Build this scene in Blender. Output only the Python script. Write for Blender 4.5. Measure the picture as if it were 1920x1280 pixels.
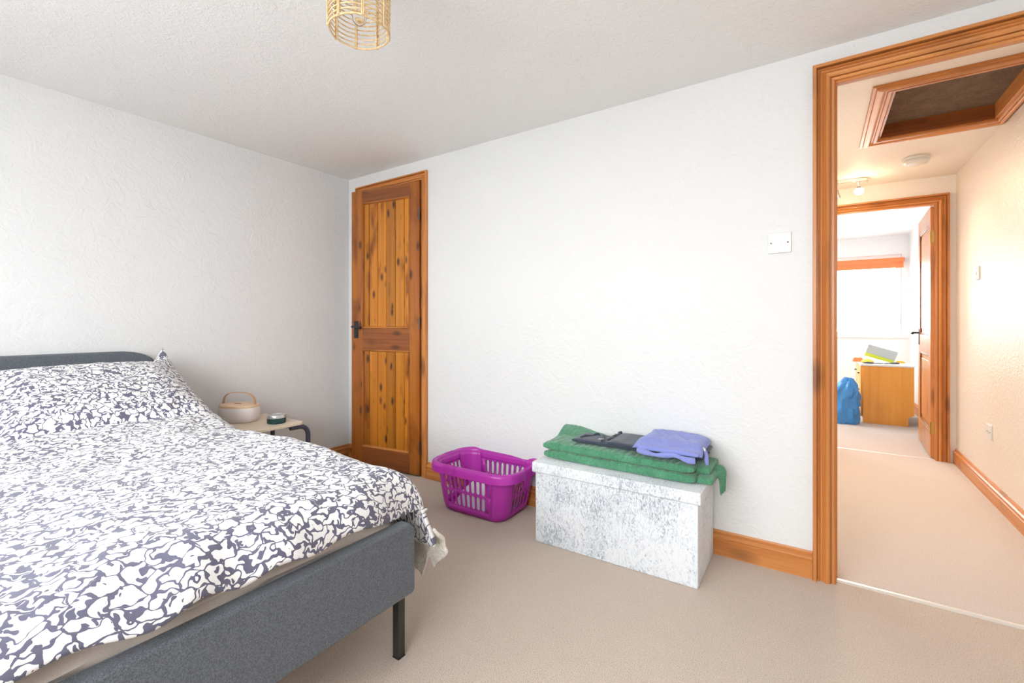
import bpy, bmesh, math, random
from math import sin, cos, pi, radians as R
from mathutils import Vector, Matrix, noise
random.seed(7)
for o in list(bpy.data.objects): bpy.data.objects.remove(o)
SC = bpy.context.scene
COL = SC.collection

# ------------------------------------------------------------------ camera
cam_data = bpy.data.cameras.new('camera'); cam = bpy.data.objects.new('camera', cam_data); COL.objects.link(cam)
cam.location = (3.057, -2.259, 1.05)
cam.rotation_euler = (R(90), 0, math.atan(575/856))
cam_data.sensor_width = 36; cam_data.lens = 856/1920*36; cam_data.shift_y = -34/1920
cam_data.clip_start = 0.02
SC.camera = cam
# ------------------------------------------------------------------ view
SC.view_settings.view_transform = 'Standard'; SC.view_settings.look = 'None'
SC.view_settings.gamma = 1; SC.view_settings.use_curve_mapping = False
SC.view_settings.exposure = 0.22
# ------------------------------------------------------------------ sky (bright overcast)
W = bpy.data.worlds.new('sky'); SC.world = W; W.use_nodes = True
nt = W.node_tree; nt.nodes.clear()
wo = nt.nodes.new('ShaderNodeOutputWorld'); bg = nt.nodes.new('ShaderNodeBackground')
tc = nt.nodes.new('ShaderNodeTexCoord'); sx = nt.nodes.new('ShaderNodeSeparateXYZ'); rp = nt.nodes.new('ShaderNodeValToRGB')
nt.links.new(tc.outputs['Generated'], sx.inputs[0]); nt.links.new(sx.outputs['Z'], rp.inputs[0])
rp.color_ramp.elements[0].position = 0.0; rp.color_ramp.elements[0].color = (.70, .72, .74, 1)
rp.color_ramp.elements[1].position = 0.5; rp.color_ramp.elements[1].color = (.92, .965, 1.0, 1)
nt.links.new(rp.outputs[0], bg.inputs[0]); bg.inputs[1].default_value = 13.6
nt.links.new(bg.outputs[0], wo.inputs[0])

def portal(name, loc, rot, sx_, sy_):
    l = bpy.data.lights.new(name, 'AREA'); l.shape = 'RECTANGLE'; l.size = sx_; l.size_y = sy_
    o = bpy.data.objects.new(name, l); COL.objects.link(o); o.location = loc; o.rotation_euler = rot
    l.cycles.is_portal = True
    return o
H = 2.172
XR, YF = 4.1, -3.35            # bedroom right wall, bedroom front wall (behind the camera)
FY = 5.3                        # far wall of the far room
portal('portal_front', (2.1, YF-.12, 1.45), (R(90), 0, 0), 2.6, 1.2)
portal('portal_hall', (2.3-.12, 1.0, 1.5), (R(90), 0, R(-90)), .45, .9)
portal('portal_far', (3.18, FY+.12, 1.4), (R(90), 0, R(180)), 1.5, 1.05)
portal('portal_far_side', (1.9-.12, 4.0, 1.35), (R(90), 0, R(-90)), 1.2, 1.2)

# ------------------------------------------------------------------ helpers
class MB:
    def __init__(s): s.v = []; s.f = []; s.uv = None; s.mi = []
    def add(s, vs, fs, mi=0):
        n = len(s.v); s.v += [tuple(p) for p in vs]; s.f += [tuple(i+n for i in f) for f in fs]; s.mi += [mi]*len(fs); return s
    def box(s, x0, x1, y0, y1, z0, z1, mi=0):
        vs = [(x, y, z) for z in (z0, z1) for y in (y0, y1) for x in (x0, x1)]
        return s.add(vs, [(0,2,3,1),(4,5,7,6),(0,1,5,4),(2,6,7,3),(0,4,6,2),(1,3,7,5)], mi)
    def tube(s, pts, r, n=10, closed=False, cap=True, mi=0):
        pts = [Vector(p) for p in pts]; m = len(pts); rs = r if isinstance(r, (list, tuple)) else [r]*m
        rings = []; prev = None
        for i, p in enumerate(pts):
            a = pts[(i-1) % m] if (closed or i > 0) else p; b = pts[(i+1) % m] if (closed or i < m-1) else p
            t = (b-a).normalized()
            if prev is None:
                u = t.orthogonal().normalized()
            else:
                u = (prev - t*prev.dot(t)).normalized()
            prev = u; w = t.cross(u)
            rings.append([p+(u*cos(2*pi*k/n)+w*sin(2*pi*k/n))*rs[i] for k in range(n)])
        vs = [q for r_ in rings for q in r_]; fs = []
        for i in range(m if closed else m-1):
            j = (i+1) % m
            for k in range(n):
                fs.append((i*n+k, i*n+(k+1) % n, j*n+(k+1) % n, j*n+k))
        if cap and not closed:
            fs.append(tuple(range(n))[::-1]); fs.append(tuple((m-1)*n+k for k in range(n)))
        return s.add(vs, fs, mi)
    def lathe(s, prof, c=(0,0,0), n=32, mi=0, M=None):
        vs = []; fs = []; m = len(prof)
        for k in range(n):
            a = 2*pi*k/n
            for r, z in prof:
                p = Vector((r*cos(a), r*sin(a), z))
                if M: p = M @ p
                vs.append(p+Vector(c))
        for k in range(n):
            k2 = (k+1) % n
            for i in range(m-1): fs.append((k*m+i, k2*m+i, k2*m+i+1, k*m+i+1))
        return s.add(vs, fs, mi)
    def prism(s, poly, axis, a, b, mi=0):
        n = len(poly)
        def P(q, t): return (t, q[0], q[1]) if axis == 'x' else (q[0], t, q[1]) if axis == 'y' else (q[0], q[1], t)
        vs = [P(q, a) for q in poly]+[P(q, b) for q in poly]
        fs = [tuple(range(n)), tuple(range(2*n-1, n-1, -1))]+[(i, i+n, (i+1) % n+n, (i+1) % n) for i in range(n)]
        return s.add(vs, fs, mi)
    def grid(s, fn, nu, nv, uvf=None, mi=0):
        base = len(s.v)
        vs = [fn(i/nu, j/nv) for j in range(nv+1) for i in range(nu+1)]
        fs = [(j*(nu+1)+i, j*(nu+1)+i+1, (j+1)*(nu+1)+i+1, (j+1)*(nu+1)+i) for j in range(nv) for i in range(nu)]
        s.add(vs, fs, mi)
        if uvf:
            if s.uv is None: s.uv = {}
            for j in range(nv+1):
                for i in range(nu+1): s.uv[base+j*(nu+1)+i] = uvf(i/nu, j/nv)
        return s
    def build(s, name, mats, parent=None, bevel=0, recalc=True, smooth=True, ang=38, solid=0, sub=0, merge=False, loc=None, seg=2):
        me = bpy.data.meshes.new(name); me.from_pydata(s.v, [], s.f)
        if not isinstance(mats, (list, tuple)): mats = [mats]
        for m in mats: me.materials.append(m)
        me.polygons.foreach_set('material_index', s.mi)
        if s.uv is not None:
            ul = me.uv_layers.new(name='UVMap')
            for l in me.loops: ul.data[l.index].uv = s.uv.get(l.vertex_index, (0, 0))
        bm = bmesh.new(); bm.from_mesh(me)
        if merge: bmesh.ops.remove_doubles(bm, verts=bm.verts, dist=1e-5)
        (bmesh.ops.recalc_face_normals(bm, faces=bm.faces) if recalc else None); bm.to_mesh(me); bm.free()
        me.update()
        o = bpy.data.objects.new(name, me); COL.objects.link(o)
        if smooth:
            me.shade_smooth(); me.set_sharp_from_angle(angle=R(ang))
        if solid:
            md = o.modifiers.new('solid', 'SOLIDIFY'); md.thickness = abs(solid); md.offset = -1 if solid > 0 else 1
        if bevel:
            md = o.modifiers.new('bevel', 'BEVEL'); md.width = bevel; md.segments = seg; md.limit_method = 'ANGLE'; md.angle_limit = R(40)
        if sub:
            md = o.modifiers.new('sub', 'SUBSURF'); md.levels = sub; md.render_levels = sub
        if parent: o.parent = parent
        if loc: o.location = loc
        return o

def tag(o, label=None, cat=None, group=None, kind=None):
    if label: o['label'] = label
    if cat: o['category'] = cat
    if group: o['group'] = group
    if kind: o['kind'] = kind
    return o
def thing(name, label, cat, loc=(0,0,0), rz=0, group=None):
    o = bpy.data.objects.new(name, None); COL.objects.link(o); o.location = loc; o.rotation_euler = (0, 0, rz)
    o.empty_display_size = .05
    return tag(o, label, cat, group)
def struct(name, loc=(0,0,0), rz=0):
    o = bpy.data.objects.new(name, None); COL.objects.link(o); o.location = loc; o.rotation_euler = (0,0,rz); o['kind'] = 'structure'; o.empty_display_size = .05
    return o
def S(o): o['kind'] = 'structure'; return o
def smooth(a, b, x):
    t = min(1, max(0, (x-a)/(b-a))); return t*t*(3-2*t)
def nz(x, y, z=0, s=1.0): return noise.noise(Vector((x*s, y*s, z*s)))

# ------------------------------------------------------------------ materials
def newmat(name):
    m = bpy.data.materials.new(name); m.use_nodes = True
    n = m.node_tree; b = n.nodes['Principled BSDF']
    return m, n, b
def N(n, t, **k):
    x = n.nodes.new(t)
    for a, v in k.items(): setattr(x, a, v)
    return x
def plain(name, c, rough=.5, metal=0, spec=.5, coat=0, emit=None, es=0, trans=0, alpha=1):
    m, n, b = newmat(name)
    b.inputs['Base Color'].default_value = (*c, 1); b.inputs['Roughness'].default_value = rough
    b.inputs['Metallic'].default_value = metal; b.inputs['Specular IOR Level'].default_value = spec
    b.inputs['Coat Weight'].default_value = coat; b.inputs['Transmission Weight'].default_value = trans
    if emit: b.inputs['Emission Color'].default_value = (*emit, 1); b.inputs['Emission Strength'].default_value = es
    # faint procedural mottling in the gloss
    tcn = N(n, 'ShaderNodeTexCoord'); no = N(n, 'ShaderNodeTexNoise'); no.inputs['Scale'].default_value = 35
    mr = N(n, 'ShaderNodeMapRange'); mr.inputs['To Min'].default_value = max(0, rough-.012); mr.inputs['To Max'].default_value = min(1, rough+.012)
    n.links.new(tcn.outputs['Object'], no.inputs['Vector']); n.links.new(no.outputs['Fac'], mr.inputs['Value']); n.links.new(mr.outputs[0], b.inputs['Roughness'])
    return m
def bumpy(n, b, src, dist, strength=1.0):
    bp = N(n, 'ShaderNodeBump'); bp.inputs['Distance'].default_value = dist; bp.inputs['Strength'].default_value = strength
    n.links.new(src, bp.inputs['Height']); n.links.new(bp.outputs[0], b.inputs['Normal']); return bp
def plaster(name, c, rough, swirl, dist, sc=9):
    m, n, b = newmat(name)
    tcn = N(n, 'ShaderNodeTexCoord')
    n1 = N(n, 'ShaderNodeTexNoise'); n1.inputs['Scale'].default_value = sc*.35; n1.inputs['Detail'].default_value = 2
    n.links.new(tcn.outputs['Object'], n1.inputs['Vector'])
    mx = N(n, 'ShaderNodeMixRGB'); mx.blend_type = 'LINEAR_LIGHT'; mx.inputs[0].default_value = swirl
    n.links.new(tcn.outputs['Object'], mx.inputs[1]); n.links.new(n1.outputs['Color'], mx.inputs[2])
    n2 = N(n, 'ShaderNodeTexNoise'); n2.inputs['Scale'].default_value = sc*2.6; n2.inputs['Detail'].default_value = 3; n2.inputs['Distortion'].default_value = 1.2
    n.links.new(mx.outputs[0], n2.inputs['Vector'])
    n3 = N(n, 'ShaderNodeTexNoise'); n3.inputs['Scale'].default_value = sc*11; n3.inputs['Detail'].default_value = 2
    n.links.new(tcn.outputs['Object'], n3.inputs['Vector'])
    ad = N(n, 'ShaderNodeMath', operation='MULTIPLY_ADD'); ad.inputs[1].default_value = .35
    n.links.new(n3.outputs['Fac'], ad.inputs[0]); n.links.new(n2.outputs['Fac'], ad.inputs[2])
    bumpy(n, b, ad.outputs[0], dist)
    b.inputs['Base Color'].default_value = (*c, 1); b.inputs['Roughness'].default_value = rough
    return m
def pine(name, light, dark, axis='z', knots=.6, rough=.38, coat=.15, board=None, blotch=.35, density=1.0):
    m, n, b = newmat(name)
    tcn = N(n, 'ShaderNodeTexCoord'); oi = N(n, 'ShaderNodeObjectInfo')
    off = N(n, 'ShaderNodeVectorMath', operation='SCALE'); off.inputs[0].default_value = (17.3, 9.1, 5.7)
    n.links.new(oi.outputs['Random'], off.inputs['Scale'])
    ad = N(n, 'ShaderNodeVectorMath', operation='ADD'); n.links.new(tcn.outputs['Object'], ad.inputs[0]); n.links.new(off.outputs[0], ad.inputs[1])
    vec = ad.outputs[0]
    if board:   # colour and grain shift from board to board along x
        w, x0 = board
        sp = N(n, 'ShaderNodeSeparateXYZ'); n.links.new(tcn.outputs['Object'], sp.inputs[0])
        a1 = N(n, 'ShaderNodeMath', operation='ADD'); a1.inputs[1].default_value = x0; n.links.new(sp.outputs['X'], a1.inputs[0])
        d1 = N(n, 'ShaderNodeMath', operation='DIVIDE'); d1.inputs[1].default_value = w; n.links.new(a1.outputs[0], d1.inputs[0])
        fl = N(n, 'ShaderNodeMath', operation='FLOOR'); n.links.new(d1.outputs[0], fl.inputs[0])
        cb = N(n, 'ShaderNodeCombineXYZ'); ml = N(n, 'ShaderNodeMath', operation='MULTIPLY'); ml.inputs[1].default_value = 3.37; n.links.new(fl.outputs[0], ml.inputs[0])
        n.links.new(ml.outputs[0], cb.inputs['Z']); n.links.new(ml.outputs[0], cb.inputs['Y'])
        a2 = N(n, 'ShaderNodeVectorMath', operation='ADD'); n.links.new(vec, a2.inputs[0]); n.links.new(cb.outputs[0], a2.inputs[1]); vec = a2.outputs[0]
        wn = N(n, 'ShaderNodeTexWhiteNoise', noise_dimensions='1D'); n.links.new(fl.outputs[0], wn.inputs['W'])
    def mapped(al, ac):
        mp = N(n, 'ShaderNodeMapping'); sc = {'x': (al, ac, ac), 'y': (ac, al, ac), 'z': (ac, ac, al)}[axis]
        mp.inputs['Scale'].default_value = sc; n.links.new(vec, mp.inputs['Vector']); return mp.outputs[0]
    g1 = N(n, 'ShaderNodeTexNoise'); g1.inputs['Scale'].default_value = 1; g1.inputs['Detail'].default_value = 4; g1.inputs['Distortion'].default_value = .25
    n.links.new(mapped(.6, 22), g1.inputs['Vector'])
    g2 = N(n, 'ShaderNodeTexNoise'); g2.inputs['Scale'].default_value = 1; g2.inputs['Detail'].default_value = 3
    n.links.new(mapped(2.5, 120), g2.inputs['Vector'])
    m1 = N(n, 'ShaderNodeMath', operation='MULTIPLY_ADD'); m1.inputs[1].default_value = .4; n.links.new(g2.outputs['Fac'], m1.inputs[0]); n.links.new(g1.outputs['Fac'], m1.inputs[2])
    rp = N(n, 'ShaderNodeValToRGB'); e = rp.color_ramp.elements
    e[0].position = .45; e[0].color = (*dark, 1); e[1].position = .92; e[1].color = (*light, 1)
    n.links.new(m1.outputs[0], rp.inputs[0]); col = rp.outputs[0]
    # large dark patina blotches (old stain in the wood)
    bl = N(n, 'ShaderNodeTexNoise'); bl.inputs['Scale'].default_value = 1; bl.inputs['Detail'].default_value = 3; n.links.new(mapped(3.2, 9), bl.inputs['Vector'])
    br = N(n, 'ShaderNodeMapRange'); br.inputs['From Min'].default_value = .56; br.inputs['From Max'].default_value = .72; br.inputs['To Max'].default_value = blotch
    n.links.new(bl.outputs['Fac'], br.inputs['Value'])
    mx = N(n, 'ShaderNodeMixRGB'); mx.inputs[2].default_value = (dark[0]*.38, dark[1]*.3, dark[2]*.35, 1)
    n.links.new(br.outputs[0], mx.inputs[0]); n.links.new(col, mx.inputs[1]); col = mx.outputs[0]
    # knots
    vo = N(n, 'ShaderNodeTexVoronoi'); vo.inputs['Scale'].default_value = 1; n.links.new(mapped(5.5*density, 13*density), vo.inputs['Vector'])
    kr = N(n, 'ShaderNodeMapRange'); kr.inputs['From Min'].default_value = .30; kr.inputs['From Max'].default_value = .12; kr.inputs['To Max'].default_value = 1
    n.links.new(vo.outputs['Distance'], kr.inputs['Value'])
    sc_ = N(n, 'ShaderNodeSeparateColor'); n.links.new(vo.outputs['Color'], sc_.inputs[0])
    gt = N(n, 'ShaderNodeMath', operation='LESS_THAN'); gt.inputs[1].default_value = .55; n.links.new(sc_.outputs[0], gt.inputs[0])
    mu = N(n, 'ShaderNodeMath', operation='MULTIPLY'); n.links.new(kr.outputs[0], mu.inputs[0]); n.links.new(gt.outputs[0], mu.inputs[1])
    mu2 = N(n, 'ShaderNodeMath', operation='MULTIPLY'); mu2.inputs[1].default_value = knots; n.links.new(mu.outputs[0], mu2.inputs[0])
    mk = N(n, 'ShaderNodeMixRGB'); mk.inputs[2].default_value = (.055, .018, .008, 1); n.links.new(mu2.outputs[0], mk.inputs[0]); n.links.new(col, mk.inputs[1]); col = mk.outputs[0]
    if board:
        hs = N(n, 'ShaderNodeHueSaturation'); mr = N(n, 'ShaderNodeMapRange'); mr.inputs['To Min'].default_value = .78; mr.inputs['To Max'].default_value = 1.22
        n.links.new(wn.outputs['Value'], mr.inputs['Value']); n.links.new(mr.outputs[0], hs.inputs['Value']); n.links.new(col, hs.inputs['Color']); col = hs.outputs[0]
    n.links.new(col, b.inputs['Base Color'])
    b.inputs['Roughness'].default_value = rough; b.inputs['Coat Weight'].default_value = coat; b.inputs['Coat Roughness'].default_value = .2
    bumpy(n, b, m1.outputs[0], .0006)
    return m
def fabric(name, c1, c2, scale=250, rough=.9, dist=.0008, big=0, sheen=.3, stretch=(1,1,1)):
    m, n, b = newmat(name)
    tcn = N(n, 'ShaderNodeTexCoord'); mp = N(n, 'ShaderNodeMapping'); mp.inputs['Scale'].default_value = stretch
    n.links.new(tcn.outputs['Object'], mp.inputs['Vector'])
    n1 = N(n, 'ShaderNodeTexNoise'); n1.inputs['Scale'].default_value = scale; n1.inputs['Detail'].default_value = 2; n.links.new(mp.outputs[0], n1.inputs['Vector'])
    rp = N(n, 'ShaderNodeValToRGB'); rp.color_ramp.elements[0].position = .35; rp.color_ramp.elements[1].position = .65
    rp.color_ramp.elements[0].color = (*c1, 1); rp.color_ramp.elements[1].color = (*c2, 1)
    fac = n1.outputs['Fac']
    if big:
        n2 = N(n, 'ShaderNodeTexNoise'); n2.inputs['Scale'].default_value = big; n2.inputs['Detail'].default_value = 4; n.links.new(tcn.outputs['Object'], n2.inputs['Vector'])
        mm = N(n, 'ShaderNodeMixRGB'); mm.inputs[0].default_value = .4; n.links.new(n1.outputs['Fac'], mm.inputs[1]); n.links.new(n2.outputs['Fac'], mm.inputs[2]); fac = mm.outputs[0]
    n.links.new(fac, rp.inputs[0]); n.links.new(rp.outputs[0], b.inputs['Base Color'])
    b.inputs['Roughness'].default_value = rough; b.inputs['Sheen Weight'].default_value = sheen; b.inputs['Specular IOR Level'].default_value = .2
    bumpy(n, b, n1.outputs['Fac'], dist)
    return m

M = {}
M['wall'] = plaster('white_textured_plaster', (.76, .76, .75), .6, .10, .0032, 9)
M['ceiling'] = plaster('white_stippled_ceiling', (.915, .905, .885), .7, .04, .003, 17)
M['hallwall'] = plaster('cream_textured_plaster', (.85, .765, .67), .30, .05, .005, 16)
M['hallceil'] = plaster('cream_stippled_ceiling', (.92, .85, .76), .6, .04, .003, 15)
M['farwall'] = plaster('white_far_plaster', (.83, .82, .81), .6, .05, .002, 10)
M['carpet'] = fabric('beige_carpet', (.58, .455, .355), (.80, .665, .55), 300, 1, .006, 0, .3)
PL, PD = (.72, .30, .085), (.47, .155, .036)
M['hallcarpet'] = fabric('pale_cream_carpet', (.62, .53, .46), (.82, .73, .66), 300, 1, .004, 0, .3)
M['pine_z'] = pine('varnished_pine_upright', PL, PD, 'z', .55, density=.6)
M['pine_x'] = pine('varnished_pine_across', PL, PD, 'x', .45, density=.6)
M['pine_y'] = pine('varnished_pine_lengthways', PL, PD, 'y', .45, density=.6)
M['door_z'] = pine('knotty_pine_stile', (.47, .155, .018), (.28, .07, .008), 'z', .85, blotch=.6, density=1.2)
M['door_x'] = pine('dark_pine_rail', (.36, .11, .02), (.17, .045, .012), 'x', .7, blotch=.6)
M['boards'] = pine('knotty_pine_boards', (.62, .235, .02), (.38, .115, .011), 'z', .92, board=(.0806, .6205), blotch=.95, density=1.35)
M['pink_pine'] = pine('pale_pine_leaf', (.60, .30, .14), (.42, .17, .07), 'z', .3)
M['teak'] = pine('orange_veneer', (.92, .43, .085), (.80, .33, .05), 'z', .0, .35, .1, blotch=.1)
M['black'] = plain('black_iron', (.02, .022, .025), .42)
M['brass'] = plain('aged_brass', (.55, .38, .12), .35, 1)
M['white_plastic'] = plain('white_plastic', (.80, .79, .74), .3)
M['white_gloss'] = plain('white_upvc', (.86, .86, .86), .25)
M['chrome'] = plain('polished_steel', (.75, .74, .72), .12, 1)
M['screw'] = plain('screw_head', (.12, .11, .09), .4, .6)
M['bedfab'] = fabric('slate_grey_bed_fabric', (.082, .092, .106), (.165, .178, .20), 420, .95, .0008, 0, .2)
M['bedleg'] = plain('dark_bronze_leg', (.045, .04, .036), .45, .3)
M['sheet'] = fabric('beige_fitted_sheet', (.60, .52, .46), (.66, .58, .52), 500, .8, .0003)
M['fluff'] = fabric('cream_fleece', (.72, .66, .56), (.86, .81, .73), 130, 1, .006, 0, .5)
M['tabletop'] = pine('pale_birch_top', (.80, .68, .52), (.72, .58, .42), 'x', 0, .4, .1, blotch=0)
M['tube'] = plain('dark_grey_tube', (.07, .07, .095), .35, .2)
M['caddy'] = plain('pale_pink_enamel', (.86, .79, .77), .35)
M['caddy_wood'] = plain('pale_wood_lid', (.82, .58, .38), .5)
M['copper'] = plain('wood_handle', (.58, .35, .23), .4)
M['tin'] = plain('dark_green_tin', (.02, .07, .07), .25, .3)
M['silver'] = plain('silver_lid', (.62, .65, .64), .25, .8)
M['amber'] = plain('amber_item', (.55, .17, .02), .4)
M['purple'] = plain('purple_plastic', (.47, .035, .39), .3, 0, .5)
M['rattan'] = fabric('natural_rattan', (.68, .46, .22), (.86, .67, .42), 90, .6, .0006, 0, 0)
M['cord'] = plain('white_cord', (.75, .74, .7), .5)
M['green'] = fabric('green_muslin', (.05, .19, .10), (.12, .35, .20), 260, .95, .003, 25, .3, (1, .35, 1))
M['navy'] = fabric('charcoal_cotton', (.035, .045, .065), (.06, .075, .10), 400, .95, .0005)
M['blue'] = fabric('periwinkle_cotton', (.215, .25, .58), (.27, .31, .68), 400, .95, .0006)
M['label'] = plain('white_label', (.8, .8, .8), .6)
M['mint'] = fabric('pale_mint_cotton', (.74, .80, .79), (.84, .88, .87), 300, .9, .0006, 8)
M['rag'] = fabric('patterned_rag', (.08, .14, .05), (.5, .16, .12), 45, .9, .0006)
M['ikea_blue'] = plain('blue_woven_plastic', (.06, .30, .72), .38)
M['orange'] = plain('orange_blind', (.88, .23, .075), .6)
M['lime'] = plain('lime_plastic', (.62, .72, .06), .45)
M['greyplastic'] = plain('pale_grey_card', (.50, .55, .56), .5)
M['yellow'] = plain('yellow_cloth', (.85, .72, .05), .7)
M['yorange'] = plain('yellow_orange_plastic', (.9, .42, .04), .5)
M['darktool'] = plain('dark_tool_steel', (.13, .13, .16), .4, .5)
M['hatch'] = fabric('dark_brown_hatch_board', (.10, .06, .035), (.20, .13, .08), 160, .95, .001, 12, .1)
M['plate'] = plain('white_laminate', (.80, .80, .82), .3)
M['strip'] = plain('pale_metal_strip', (.78, .76, .72), .3, .3)
M['ground'] = fabric('pale_gravel_ground', (.38, .37, .36), (.5, .49, .48), 2, 1, .01)
M['shell'] = plain('outer_shell', (.5, .5, .5), .9)
def glassmat():
    m, n, b = newmat('window_glass')
    for x in list(n.nodes):
        if x.type != 'OUTPUT_MATERIAL': n.nodes.remove(x)
    out = [x for x in n.nodes if x.type == 'OUTPUT_MATERIAL'][0]
    t = N(n, 'ShaderNodeBsdfTransparent'); g = N(n, 'ShaderNodeBsdfGlossy'); g.inputs['Roughness'].default_value = .02
    lw = N(n, 'ShaderNodeLayerWeight'); lw.inputs['Blend'].default_value = .08
    mx = N(n, 'ShaderNodeMixShader'); n.links.new(lw.outputs['Fresnel'], mx.inputs[0]); n.links.new(t.outputs[0], mx.inputs[1]); n.links.new(g.outputs[0], mx.inputs[2])
    n.links.new(mx.outputs[0], out.inputs[0]); return m
M['glass'] = glassmat()
def bulbmat(name, c, s):
    m, n, b = newmat(name); b.inputs['Emission Color'].default_value = (*c, 1); b.inputs['Emission Strength'].default_value = s; return m
M['bulb_on'] = bulbmat('lit_bulb', (1, .82, .55), 40)
def printed(name='abstract_print_cotton', sc=32.0):
    m, n, b = newmat(name)
    uv = N(n, 'ShaderNodeUVMap')
    no = N(n, 'ShaderNodeTexNoise'); no.inputs['Scale'].default_value = 36; no.inputs['Detail'].default_value = 1; n.links.new(uv.outputs[0], no.inputs['Vector'])
    sb = N(n, 'ShaderNodeVectorMath', operation='SUBTRACT'); sb.inputs[1].default_value = (.5, .5, .5); n.links.new(no.outputs['Color'], sb.inputs[0])
    sl = N(n, 'ShaderNodeVectorMath', operation='SCALE'); sl.inputs['Scale'].default_value = .058; n.links.new(sb.outputs[0], sl.inputs[0])
    ad = N(n, 'ShaderNodeVectorMath', operation='ADD'); n.links.new(uv.outputs[0], ad.inputs[0]); n.links.new(sl.outputs[0], ad.inputs[1])
    mp = N(n, 'ShaderNodeMapping'); mp.inputs['Scale'].default_value = (sc*1.15, sc*.8, 1); mp.inputs['Rotation'].default_value = (0, 0, .5); n.links.new(ad.outputs[0], mp.inputs['Vector'])
    ve = N(n, 'ShaderNodeTexVoronoi', feature='DISTANCE_TO_EDGE', voronoi_dimensions='2D'); ve.inputs['Scale'].default_value = 1; n.links.new(mp.outputs[0], ve.inputs['Vector'])
    nw = N(n, 'ShaderNodeTexNoise'); nw.inputs['Scale'].default_value = 42; nw.inputs['Detail'].default_value = 0; n.links.new(uv.outputs[0], nw.inputs['Vector'])
    th = N(n, 'ShaderNodeMapRange'); th.inputs['From Min'].default_value = .45; th.inputs['From Max'].default_value = .62; th.inputs['To Min'].default_value = .07; th.inputs['To Max'].default_value = .16
    n.links.new(nw.outputs['Fac'], th.inputs['Value'])
    lt = N(n, 'ShaderNodeMath', operation='LESS_THAN'); n.links.new(ve.outputs['Distance'], lt.inputs[0]); n.links.new(th.outputs[0], lt.inputs[1])
    v2 = N(n, 'ShaderNodeTexVoronoi', feature='F1', voronoi_dimensions='2D'); v2.inputs['Scale'].default_value = sc*1.25
    mp2 = N(n, 'ShaderNodeMapping'); mp2.inputs['Rotation'].default_value = (0, 0, -.7); mp2.inputs['Scale'].default_value = (1, 1.5, 1); mp2.inputs['Location'].default_value = (3.1, 1.7, 0)
    n.links.new(ad.outputs[0], mp2.inputs['Vector']); n.links.new(mp2.outputs[0], v2.inputs['Vector'])
    l2 = N(n, 'ShaderNodeMath', operation='LESS_THAN'); l2.inputs[1].default_value = .29; n.links.new(v2.outputs['Distance'], l2.inputs[0])
    s2 = N(n, 'ShaderNodeSeparateColor'); n.links.new(v2.outputs['Color'], s2.inputs[0])
    g2 = N(n, 'ShaderNodeMath', operation='LESS_THAN'); g2.inputs[1].default_value = .30; n.links.new(s2.outputs[0], g2.inputs[0])
    mu = N(n, 'ShaderNodeMath', operation='MULTIPLY'); n.links.new(l2.outputs[0], mu.inputs[0]); n.links.new(g2.outputs[0], mu.inputs[1])
    mxm = N(n, 'ShaderNodeMath', operation='MAXIMUM'); n.links.new(lt.outputs[0], mxm.inputs[0]); n.links.new(mu.outputs[0], mxm.inputs[1])
    mx = N(n, 'ShaderNodeMixRGB'); mx.inputs[1].default_value = (.86, .845, .83, 1); mx.inputs[2].default_value = (.125, .12, .175, 1)
    n.links.new(mxm.outputs[0], mx.inputs[0]); n.links.new(mx.outputs[0], b.inputs['Base Color'])
    b.inputs['Roughness'].default_value = .75; b.inputs['Sheen Weight'].default_value = .25; b.inputs['Specular IOR Level'].default_value = .25
    fn = N(n, 'ShaderNodeTexNoise'); fn.inputs['Scale'].default_value = 6; fn.inputs['Detail'].default_value = 5; n.links.new(uv.outputs[0], fn.inputs['Vector'])
    bumpy(n, b, fn.outputs['Fac'], .014, .7)
    return m
M['print'] = printed()
def velvet():
    m, n, b = newmat('crushed_silver_velvet')
    tcn = N(n, 'ShaderNodeTexCoord')
    mp = N(n, 'ShaderNodeMapping'); mp.inputs['Scale'].default_value = (1, 1, .45); mp.inputs['Rotation'].default_value = (0, R(25), 0); n.links.new(tcn.outputs['Object'], mp.inputs['Vector'])
    n1 = N(n, 'ShaderNodeTexNoise'); n1.inputs['Scale'].default_value = 120; n1.inputs['Detail'].default_value = 4; n1.inputs['Distortion'].default_value = 1.5; n.links.new(mp.outputs[0], n1.inputs['Vector'])
    n2 = N(n, 'ShaderNodeTexNoise'); n2.inputs['Scale'].default_value = 5; n2.inputs['Detail'].default_value = 3; n.links.new(tcn.outputs['Object'], n2.inputs['Vector'])
    ad = N(n, 'ShaderNodeMath', operation='MULTIPLY_ADD'); ad.inputs[1].default_value = .55; n.links.new(n2.outputs['Fac'], ad.inputs[0]); n.links.new(n1.outputs['Fac'], ad.inputs[2])
    rp = N(n, 'ShaderNodeValToRGB'); e = rp.color_ramp.elements; e[0].position = .60; e[0].color = (.36, .39, .44, 1); e[1].position = .84; e[1].color = (.78, .80, .82, 1)
    x = e.new(.70); x.color = (.62, .65, .69, 1)
    n.links.new(ad.outputs[0], rp.inputs[0]); n.links.new(rp.outputs[0], b.inputs['Base Color'])
    b.inputs['Roughness'].default_value = .6; b.inputs['Sheen Weight'].default_value = .5; b.inputs['Sheen Roughness'].default_value = .4
    bumpy(n, b, n1.outputs['Fac'], .0015); return m
M['velvet'] = velvet()

# ================================================================== SETTING
T = .1
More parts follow.
